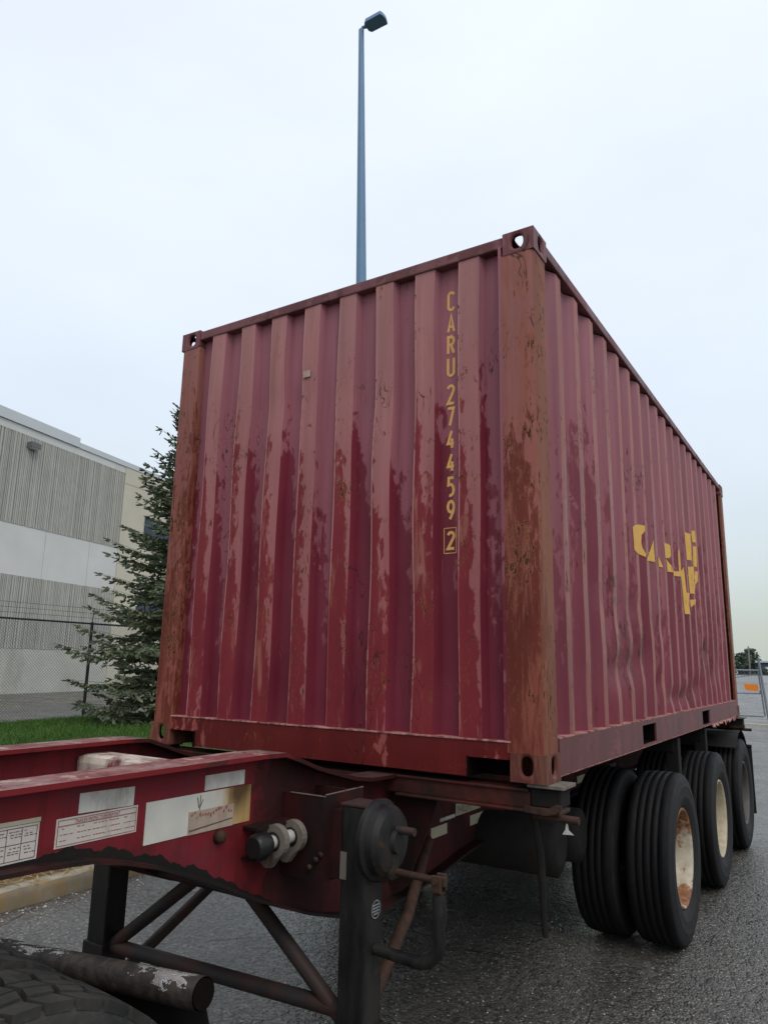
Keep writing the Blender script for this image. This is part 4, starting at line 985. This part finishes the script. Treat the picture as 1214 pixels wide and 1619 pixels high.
# axles, suspension ------------------------------------------------
AX = [2.335, 3.915, 5.505]; ZR = .592
for yv in AX:
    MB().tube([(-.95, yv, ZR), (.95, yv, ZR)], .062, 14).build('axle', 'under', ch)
    for s in (-1, 1):
        mb = MB()
        for k in range(4):
            mb.tube([(s*.46, yv-.45+.08*k, .70-.02*k), (s*.46, yv, .615-.022*k), (s*.46, yv+.45-.08*k, .70-.02*k)], .014, 6)
        mb.build('leaf_spring', 'under', ch)
        for dy in (-.46, .46):
            a, c = sorted((s*.41, s*.51)); MB().prism([(yv+dy-.09, .849), (yv+dy+.09, .849), (yv+dy+.05, .62), (yv+dy-.05, .62)], 0, a, c).build('spring_hanger', 'under', ch)
        MB().tube([(s*.40, yv-.22, .60), (s*.40, yv-.02, .60)], .085, 16).build('brake_chamber', 'under', ch)
for s in (-1, 1):
    MB().box((s*.20-.05, 1.05, .955), (s*.20+.05, 1.70, .99)).build('blocker_strap', 'under', ch)
for yv in (1.18, 1.56):
    MB().tube([(-.86, yv, .80), (-.84, yv, .80), (.84, yv, .80), (.86, yv, .80)], [.09, .155, .155, .09], 20).build('gap_blocker', 'under', ch)  # added unseen cylinders: hide a bright gap and darken the underside
MB().bbox((-.45, 6.10, .86), (.45, 6.62, 1.20), .01).build('tail_frame', 'under', ch)
for s in (-1, 1):
    a, c = sorted((s*.40, s*1.15)); mb = MB(); mb.bbox((a, 6.03, 1.09), (c, 6.13, 1.19), .01)
    r3 = random.Random(3)
    for k in range(7):
        xx = s*(.85+.05*k); mb.tube([(xx, 6.05+r3.uniform(-.05, .05), 1.13), (xx+r3.uniform(-.05, .05), 6.1+r3.uniform(0, .16), 1.08-r3.uniform(0, .06))], r3.uniform(.008, .02), 6)
    mb.build('tail_bolster', 'under', ch)
    a, c = sorted((s*.70, s*1.30)); MB().bbox((a, 6.14, .30), (c, 6.155, .98), .003).build('mud_flap', 'mudflap', ch)
    MB().tube([(s*.30, 6.15, .99), (s*1.30, 6.15, .99)], .02, 8).build('flap_bar', 'under', ch)
    # short fender strip over the last axle
    mb = MB(); pts = [(5.505+.60*math.sin(R(a)), ZR+.60*math.cos(R(a))) for a in range(-40, 51, 10)]
    a, c = sorted((s*.70, s*1.28)); n = len(pts)
    mb.add([(x, p[0], p[1]) for x in (a, c) for p in pts]+[(x, p[0], p[1]+.006) for x in (a, c) for p in pts], [(i, i+1, n+i+1, n+i) for i in range(n-1)]+[(2*n+i, 3*n+i, 3*n+i+1, 2*n+i+1) for i in range(n-1)]); mb.build('fender', 'mudflap', ch)
# wheels -----------------------------------------------------------
def tyre_profile():
    p = [(-.10, .296), (-.132, .335), (-.143, .41), (-.138, .468), (-.126, .506), (-.112, .520)]
    g = [-.066, -.023, .023, .066]
    for c in g: p += [(c-.004, .525), (c-.0025, .519), (c+.0025, .519), (c+.004, .525)]
    return p+[(.112, .520), (.126, .506), (.138, .468), (.141, .446), (.1435, .442), (.1425, .437), (.143, .41), (.1395, .378), (.1405, .373), (.1375, .368), (.132, .335), (.10, .296)]
TP = tyre_profile(); nT = len(TP)
tm = [1]*4+[0]*(nT-1-14)+[1]*10
mb = MB(); mb.lathe(TP, 0, (0, 0, 0), 72, tm); t0 = mb.build('tyre', ['tyre', 'sidew'], None, False)
mb = MB(); mb.lathe([(.100, .297), (.112, .306), (.121, .300), (.121, .290), (.105, .283), (.06, .276), (-.04, .270), (-.055, .255), (-.06, .15), (-.05, .14), (-.01, .115), (.0, .085), (.0, 0)], 0, (0, 0, 0), 48)
r0 = mb.build('rim', 'rim2', None, False)
for k in range(10):
    pass
C.objects.unlink(t0); C.objects.unlink(r0)
rims = {}
for nm in ('rim1', 'rim2', 'rim3'):
    me = r0.data.copy(); me.materials.clear(); me.materials.append(MT[nm]); rims[nm] = me
def wheel(parent, x, yv, z, flip, rim, rot):
    wv = bpy.data.objects.new('wheel', None); C.objects.link(wv); wv.parent = parent; wv.location = Vector((x, yv, z))-parent.location
    wv.rotation_euler = (rot, 0, math.pi if flip else 0)
    t = t0.copy(); C.objects.link(t); t.parent = wv
    r = r0.copy(); r.data = rims[rim]; C.objects.link(r); r.parent = wv
    return wv
for i, yv in enumerate(AX):
    for s in (-1, 1):
        rm = ('rim1', 'rim2', 'rim3')[i]
        wv = wheel(ch, s*1.163, yv, ZR, s < 0, rm, rnd.uniform(0, 6))
        if s > 0: wv['label'] = ('front wheel with rusty white rim', 'middle wheel with dusty cream rim', 'rear wheel with dark dirty rim')[i]
        wheel(ch, s*.823, yv, ZR, s > 0, 'rim3', rnd.uniform(0, 6))

# ================================================================== TRACTOR (only its rear corner is in frame)
tr = thing('truck_tractor', 'rear wheel and torn chrome flap bar of truck tractor under the trailer nose', 'truck', (.69, -2.01, 0), R(-4))
def drive_tyre():
    mb = MB(); prof = [(-.10, .29), (-.135, .34), (-.143, .42), (-.137, .47), (-.128, .497), (-.118, .508), (0, .511), (.118, .508), (.128, .497), (.137, .47), (.140, .45), (.142, .42), (.1425, .418), (.140, .405), (.135, .34), (.10, .29)]
    mb.lathe(prof, 0, (0, 0, 0), 72)
    r = random.Random(2); n = 40
    for k in range(n):
        a0 = 2*math.pi*k/n
        for (xa, xb, sk) in ((-.128, -.078, .02), (-.068, -.026, -.012), (-.018, .018, .012), (.026, .068, -.012), (.078, .128, .02)):
            da = 2*math.pi/n*.80; vs = []
            for rr in (.500, .527 if abs(xa+xb) < .19 else .524):
                for (x, aa) in ((xa, a0+sk), (xb, a0-sk), (xb, a0+da-sk), (xa, a0+da+sk)): vs.append((x, rr*math.cos(aa), rr*math.sin(aa)))
            mb.add(vs, [(4, 5, 6, 7), (0, 1, 5, 4), (1, 2, 6, 5), (2, 3, 7, 6), (3, 0, 4, 7)])
    return mb
for x in (0.0, -.34):
    wv = bpy.data.objects.new('wheel', None); C.objects.link(wv); wv.parent = tr; wv.location = (x, 0, .569); wv.rotation_euler = (.1, 0, 0); wv.scale = (1, .95, .95)
    drive_tyre().build('tyre', 'drive', wv, False)
    r = r0.copy(); r.data = rims['rim3']; C.objects.link(r); r.parent = wv
MB().tube([(-.9, 0, .53), (.0, 0, .53)], .09, 14).build('axle', 'under', tr, False)
pt = [(-1.2, .321, .850), (-.669, .364, .901), (-.2, .398, .946), (.195, .4246, .984)]
hb_ = MB().tube(pt, .038, 20, caps=False); hb_.tube([(.197, .4247, .984), (.175, .4232, .982)], [.034, .034], 20, 1, caps=True)
hb_.build('flap_bar', ['pipe', 'void'], tr, False)
mb = MB()
for k in range(10):
    xa, xb = -.42+k*.062, -.42+(k+1)*.062
    for j in range(6):
        za, zb = .915-j*.11+.045*(k/10), .915-(j+1)*.11+.045*(k/10)
        f = lambda x, z: .415+.02*math.sin(x*6)+(.95-z)*.33
        mb.add([(xa, f(xa, za), za), (xb, f(xb, za), za), (xb, f(xb, zb), zb), (xa, f(xa, zb), zb)], [(0, 1, 2, 3)], 0, True)
mb.build('mud_flap', 'mudflap', tr, False)
MB().box((-1.2, -1.6, .62), (-1.12, .45, .84)).build('frame_rail', 'under', tr, False)

# ================================================================== LAMP POST
lp = thing('lamp_post', 'tall tapered grey lamp post with box head behind the container', 'lamp post', (-3.47, 5.60, .11))
px, py = -3.79, 5.51
MB().tube([(-3.47, 5.60, .13), (-3.63, 5.555, 6.3), (px, py, 12.36)], [.118, .092, .046], 16).build('pole', 'lamp', lp)
MB().bbox((-3.67, 5.40, .1), (-3.27, 5.80, .14), .01).build('base_plate', 'lamp', lp)
mb = MB(); dv = Vector((1, 0, 0)); sv = Vector((0, 1, 0)); up = Vector((0, 0, 1))
c0 = Vector((px, py+.03, 12.38)); poly = [(.085, -.07), (.12, -.118), (.44, -.122), (.462, -.06), (.468, 0), (.462, .06), (.44, .122), (.12, .118), (.085, .07)]
vs = [c0+dv*a+sv*b for a, b in poly]+[c0+dv*(.27+(a-.27)*.93)+sv*(b*.9)+up*.085 for a, b in poly]; n = len(poly)
mb.add(vs, [tuple(range(n-1, -1, -1)), tuple(range(n, 2*n))]+[(i, (i+1) % n, n+(i+1) % n, n+i) for i in range(n)])
hd = mb.build('lamp_head', 'lamp', lp, bevel=.008)
MB().tube([c0+Vector((0, -.03, -.04)), c0+Vector((.03, -.03, .02)), c0+dv*.11+up*.03], .030, 10).build('bracket_arm', 'lamp', hd)

# ================================================================== WAREHOUSE
bl = thing('warehouse', 'long pale warehouse with ribbed concrete bands and cream end bay', 'building', tuple(WO))
def wpt(s, d, z): q = WO+WD*s+WN*d; return (q.x, q.y, z)
def wbox(mb, s0, s1, d0, d1, z0, z1, mi=0):
    vs = [wpt(s, d, z) for z in (z0, z1) for (s, d) in ((s0, d0), (s1, d0), (s1, d1), (s0, d1))]
    mb.add(vs, [(0, 1, 2, 3), (7, 6, 5, 4), (4, 5, 1, 0), (5, 6, 2, 1), (6, 7, 3, 2), (7, 4, 0, 3)], mi)
S0, S1, S2 = -34.0, 7.25, 30.0
def wpart(name, mat, boxes, parent=bl, kind=None):
    mb = MB()
    for b in boxes: wbox(mb, *b)
    return mb.build(name, mat, parent, kind=kind)
wpart('wall', 'bwall', [(S0, S1, -12, 0, 0, 13.0)])
wpart('base_band', 'bbase', [(S0, S1, .002, .06, 0, 2.13)])
k = 0; s = S0
while s < S1-.1:                       # smooth cast panels with open joints
    e = min(s+3.24, S1); 
    wpart('panel', 'bwall', [(s+.012, e-.012, .002, .05, 5.62, 8.08)]); s = e
wpart('top_band', 'bwall', [(S0, S1, .002, .07, 12.62, 13.02)])
for (z0, z1) in ((2.14, 5.61), (8.09, 12.61)):
    r = random.Random(int(z0*10)); mb = MB(); wbox(mb, S0, S1, .002, .02, z0, z1, 1); s = S0
    while s < S1-.1:
        wv = r.choice((.045, .06, .06, .09, .12)); gp = r.choice((.035, .05, .05, .08)); wbox(mb, s, min(s+wv, S1), .0205, .075, z0, z1, 0); s += wv+gp
    mb.build('ribbed_panel', ['rib0', 'rib1'], bl, kind='stuff')
wpart('parapet_cap', 'cap', [(S0, 3.2, -.3, .16, 13.03, 13.55)]); wpart('parapet_cap', 'cap', [(3.25, S2, -.3, .13, 13.02, 13.32)])
wpart('wall', 'bcream', [(S1+.01, S2, -12, .10, 0, 13.0)])
wpart('joint', 'rib1', [(S1+.02, S2, .101, .104, 12.0, 12.03)]); wpart('joint', 'rib1', [(S1+.02, S2, .101, .104, 7.2, 7.23)])
for (z0, z1) in ((9.1, 10.4), (4.4, 5.6)):
    for j in range(5):
        s = 9.4+j*2.0
        f = wpart('window', 'dframe', [(s, s+1.94, .101, .15, z0, z1)]); wpart('pane', 'glass', [(s+.07, s+1.87, .1505, .156, z0+.07, z1-.07)], f)
wl = wpart('wall_lamp', 'wlamp', [(-.30, .30, .071, .40, 12.02, 12.30)]); wpart('lens', 'lens', [(-.24, .24, .12, .36, 11.985, 12.018)], wl)

# ================================================================== CHAIN LINK FENCE
fx, fdir = -15.2, Vector((-.035, 1, 0)).normalized()
def fp(t, z, o=0): return (fx+fdir.x*t+o, fdir.y*t, z)
fe = thing('chain_link_fence', 'black chain link fence with barbed wire strands along the grass verge', 'fence', fp(9, 0))
FT0, FT1, FH = -6.0, 22.0, 2.68
t = 9.95-4*3.0
while t < FT1:
    if t > FT0:
        o = MB(); o.tube([fp(t, 0), fp(t, FH+.04)], .042, 10); o = o.build('post', 'fence', fe)
        MB().tube([fp(t, FH+.03), fp(t, FH+.44, .02)], .014, 6).build('wire_arm', 'fence', o)
    t += 3.0
MB().tube([fp(FT0, FH), fp(FT1, FH)], .026, 8).build('top_rail', 'fence', fe)
MB().tube([fp(FT0, .14), fp(FT1, .14)], .008, 6).build('tension_wire', 'fence', fe)
for k in range(3):
    MB().tube([fp(FT0, FH+.15+.13*k, .02), fp(FT1, FH+.15+.13*k, .02)], .005, 5).build('barbed_wire', 'fence', fe)
def wire_mesh(mb, a, b, z0, z1, pitch, r, pt):
    """diamond mesh of thin three-sided wires between parameter a..b"""
    h = z1-z0
    def seg(p, q):
        p, q = Vector(p), Vector(q); d = (q-p).normalized(); u = d.orthogonal().normalized(); v = d.cross(u)
        vs = [c+(u*math.cos(k*2.094)+v*math.sin(k*2.094))*r for c in (p, q) for k in range(3)]
        mb.add(vs, [(0, 1, 4, 3), (1, 2, 5, 4), (2, 0, 3, 5)])
    x = a-h
    while x < b:
        for sg in (1, -1):
            t0_, t1_ = (x, x+h) if sg > 0 else (x+h, x)
            za, zb = z0, z1
            # clip to [a, b]
            def zc(tt): return z0+(tt-t0_)/(t1_-t0_)*h
            lo, hi = max(min(t0_, t1_), a), min(max(t0_, t1_), b)
            if hi-lo > .02: seg(pt(lo, zc(lo)), pt(hi, zc(hi)))
        x += pitch
    return mb
wire_mesh(MB(), 3, 18, .14, FH, .085, .0032, lambda t, z: fp(t, z, .03)).build('wire_mesh', 'mesh', fe, kind='stuff')

# ================================================================== GATE AT THE FAR END
ga = thing('chain_link_gate', 'grey tube framed chain link gate across the far yard entrance', 'gate', (-.3, 25, 0))
gy = 25.0
def gt(name, pts, r, mat='galv'): return MB().tube([(x, gy+o, z) for x, o, z in pts], r, 8).build(name, mat, ga)
gt('gate_post', [(-.24, 0, 0), (-.42, 0, 2.2)], .038)
gt('frame_tube', [(-.42, .03, 1.78), (-4.0, .03, 1.78)], .030); gt('frame_tube', [(-.40, .03, .28), (-4.0, .03, .28)], .026); gt('frame_tube', [(-.40, .03, 1.02), (-4.0, .03, 1.02)], .020)
gt('frame_tube', [(-.36, .03, .28), (-.46, .03, 1.78)], .026); gt('frame_tube', [(-4.0, .03, .05), (-4.0, .03, 1.80)], .030)
gt('tie_rod', [(-.46, .05, 1.66), (-4.0, .05, 1.02)], .012)
gt('latch', [(-.42, -.03, 1.02), (-.44, -.06, 1.14)], .03)
wire_mesh(MB(), -3.98, -.42, .29, 1.77, .11, .0028, lambda t, z: (t, gy+.03, z)).build('wire_mesh', 'galvmesh', ga, kind='stuff')
sg = MB(); sg.prism([(-.93, 1.34), (-.90, 1.20), (-.86, 1.12), (-.50, 1.10), (-.48, 1.22), (-.52, 1.32), (-.80, 1.325)], 1, gy-.01, gy+.005)
o = sg.build('orange_sign', 'orange'); tag(o, 'small battered orange sign hung on the far chain link gate', 'sign')

# ================================================================== SPRUCE
def spruce(name, base, h, rad, seed, lowest=.35):
    r = random.Random(seed); bx, by, bz = base
    tk = MB(); tk.tube([(0, 0, 0), (.02, .01, h*.4), (0, .02, h*.97)], [h*.016, h*.010, .008], 8)
    cr = MB(); bk = MB()
    def sprig(p, d, L, wid, mi):
        d = d.normalized(); u = d.cross(Vector((0, 0, 1)))
        if u.length < .05: u = Vector((1, 0, 0))
        u.normalize(); v = u.cross(d)
        for k in range(2):
            a = r.uniform(0, 3.14)+k*1.57; s = (u*math.cos(a)+v*math.sin(a))*wid
            q1, q2 = p+d*L*.35, p+d*L*.72
            cr.add([p, q1+s, q1*.45+p*.55+d*L*.30, q2+s*.75, p+d*L, q2-s*.75, q1*.5+q2*.5-s*.15, q1-s], [(0, 1, 2, 7), (2, 3, 4, 5), (2, 5, 6, 7)], mi)
    z = lowest
    while z < h*.985:
        f = 1-z/h
        nb = r.randint(6, 8) if f > .15 else 6
        a0 = r.uniform(0, 6.28)
        for k in range(nb):
            a = a0+k*6.283/nb+r.uniform(-.35, .35)
            L = rad*(f**.80)*r.uniform(.45, 1.25)+.14
            el = r.uniform(-.10, .12)+(.55*(1-f)**2) - .14*f
            d = Vector((math.cos(a)*math.cos(el), math.sin(a)*math.cos(el), math.sin(el)))
            p0 = Vector((0, 0, z+r.uniform(-.1, .1))); nseg = max(4, int(L/.20)); side = d.cross(Vector((0, 0, 1))).normalized(); pts = []
            for i in range(nseg+1):
                u = i/nseg; pts.append(p0+d*L*u+Vector((0, 0, -.16*L*u*(1-u)*1.6+.07*L*u*u)))
            bk.tube([pts[0], pts[nseg//2], pts[-1]], [.006+.012*f, .005+.006*f, .003], 4, caps=False)
            for i in range(1, nseg+1):
                u = i/nseg; w_ = L*.36*(1-u)**.7+.10
                if u < .16 and r.random() < .6: continue
                for sgn in (-1, 1):
                    dd = (side*sgn*r.uniform(.7, 1.1)+d*r.uniform(.55, .95)+Vector((0, 0, r.uniform(-.30, .14))))
                    dd.normalize(); m = max(1, int(w_/.13)); q = pts[i]
                    for j in range(m):
                        if r.random() < .10: continue
                        sprig(q+dd*(j*.13), dd+Vector((r.uniform(-.35, .35), r.uniform(-.35, .35), r.uniform(-.32, .22))), r.uniform(.17, .28), r.uniform(.030, .050), 1 if r.random() < .28 and u > .55 else 0)
                        if r.random() < .85: sprig(q+dd*(j*.13), dd+Vector((r.uniform(-.9, .9), r.uniform(-.9, .9), r.uniform(-.9, .3))), r.uniform(.12, .22), .034, 0)
                sprig(pts[i], d+Vector((r.uniform(-.2, .2), r.uniform(-.2, .2), r.uniform(0, .3))), r.uniform(.18, .28), .030, 1 if u > .8 else 0)
        z += r.uniform(.15, .25)*(.7+.5*f)
    return tk, bk, cr
sp_ = thing('spruce_tree', 'ragged dark green spruce tree beside the left edge of the container', 'tree', (-13.1, 10.9, .1))
tk, bk, cr = spruce('spruce', (0, 0, 0), 9.25, 2.65, 11)
o = tk.build('trunk', 'bark', sp_, False); bk.build('branches', 'bark', sp_, False, kind='stuff'); cr.build('crown', ['needle', 'needle2'], sp_, False, kind='stuff')

# ================================================================== FAR END OF THE LOT
def leaf_tree(x, yv, h, wd, seed, label, dark=1.0, group='trees beyond the far lot'):
    r = random.Random(seed); tr_ = thing('far_tree', label, 'tree', (x, yv, 0), 0, group)
    MB().tube([(0, 0, 0), (0, 0, h*.6)], [.22, .08], 7).build('trunk', 'bark', tr_, False)
    cr = MB()
    for k in range(900):
        u = r.random()**.7; z = h*(.12+.88*u); rr = wd*.5*(math.sin(math.pi*min(1, max(.05, 1.02-u*.93)))**.7)*r.uniform(.25, 1.05); a = r.uniform(0, 6.28)
        c = Vector((rr*math.cos(a), rr*math.sin(a), z+r.uniform(-.3, .3))); s = r.uniform(.12, .34)
        d1 = Vector((r.gauss(0, 1), r.gauss(0, 1), r.gauss(0, 1))).normalized(); d2 = d1.orthogonal().normalized()
        cr.add([c+d1*s, c+d2*s*.7, c-d1*s, c-d2*s*.7], [(0, 1, 2, 3)])
    cr.build('crown', 'fleaf', tr_, False, kind='stuff')
def far(pxl, D):
    a = yaw+math.atan((pxl-607)/fpx); return 2.3459+math.sin(a)*D, -3.0605+math.cos(a)*D
labs = ['low bushy tree just right of the container edge, beyond the lot', 'rounded green tree behind the utility pole, beyond the lot', 'taller dark tree beside the utility pole, beyond the lot', 'sloping bushy tree between utility pole and blue building', 'small tree in front of the blue building wall']
for i, (pxl, D, h, wd) in enumerate(((1166, 170, 5.4, 4.6), (1173, 178, 5.0, 4.4), (1180, 172, 6.3, 3.8), (1186, 165, 4.3, 4.2), (1195, 150, 2.4, 2.6))):
    x, yv = far(pxl, D); leaf_tree(x, yv, h, wd, 20+i, labs[i])
x, yv = far(1178, 160); up_ = thing('utility_pole', 'grey wooden utility pole standing among the far trees', 'pole', (x, yv, 0))
MB().tube([(0, 0, 0), (.0, 0, 6.6)], [.20, .13], 8).build('shaft', 'wood', up_, False); MB().box((-.7, -.06, 6.0), (.7, .06, 6.12)).build('crossarm', 'wood', up_, False)
x, yv = far(1191, 155); fb_ = thing('far_building', 'low dark blue building with pale roof edge beyond the lot', 'building', (x, yv, 0))
MB().box((0, 0, 0), (40, 14, 3.5)).build('wall', 'fbld', fb_, False); MB().box((-.4, -.5, 3.51), (40.5, 14, 3.85)).build('roof', 'froof', fb_, False)
MB().box((0, -.06, 0), (40, -.003, 1.6)).build('plinth', 'fbld2', fb_, False)
for k in range(8):
    f = MB(); f.box((1.1+k*4.6, -.08, 1.62), (3.0+k*4.6, -.003, 2.7)); f = f.build('window', 'fwhite' if k == 0 else 'dframe', fb_, False)
    MB().box((1.2+k*4.6, -.095, 1.7), (2.9+k*4.6, -.081, 2.62)).build('pane', 'fwhite' if k == 0 else 'glass', f, False)
x, yv = far(1150, 140); fw = thing('boundary_wall', 'low grey boundary wall along the far edge of the lot', 'wall', (x, yv, 0))
MB().box((0, 0, 0), (34, .25, 1.25)).build('wall_face', 'froof', fw, False); MB().box((-.05, -.05, 1.252), (34.05, .30, 1.36)).build('coping', 'fbld2', fw, False)
# drop the trailer, its load and the tractor from the measuring datum onto the yard
for o in (ct, ch, tr): o.location.z += DZ
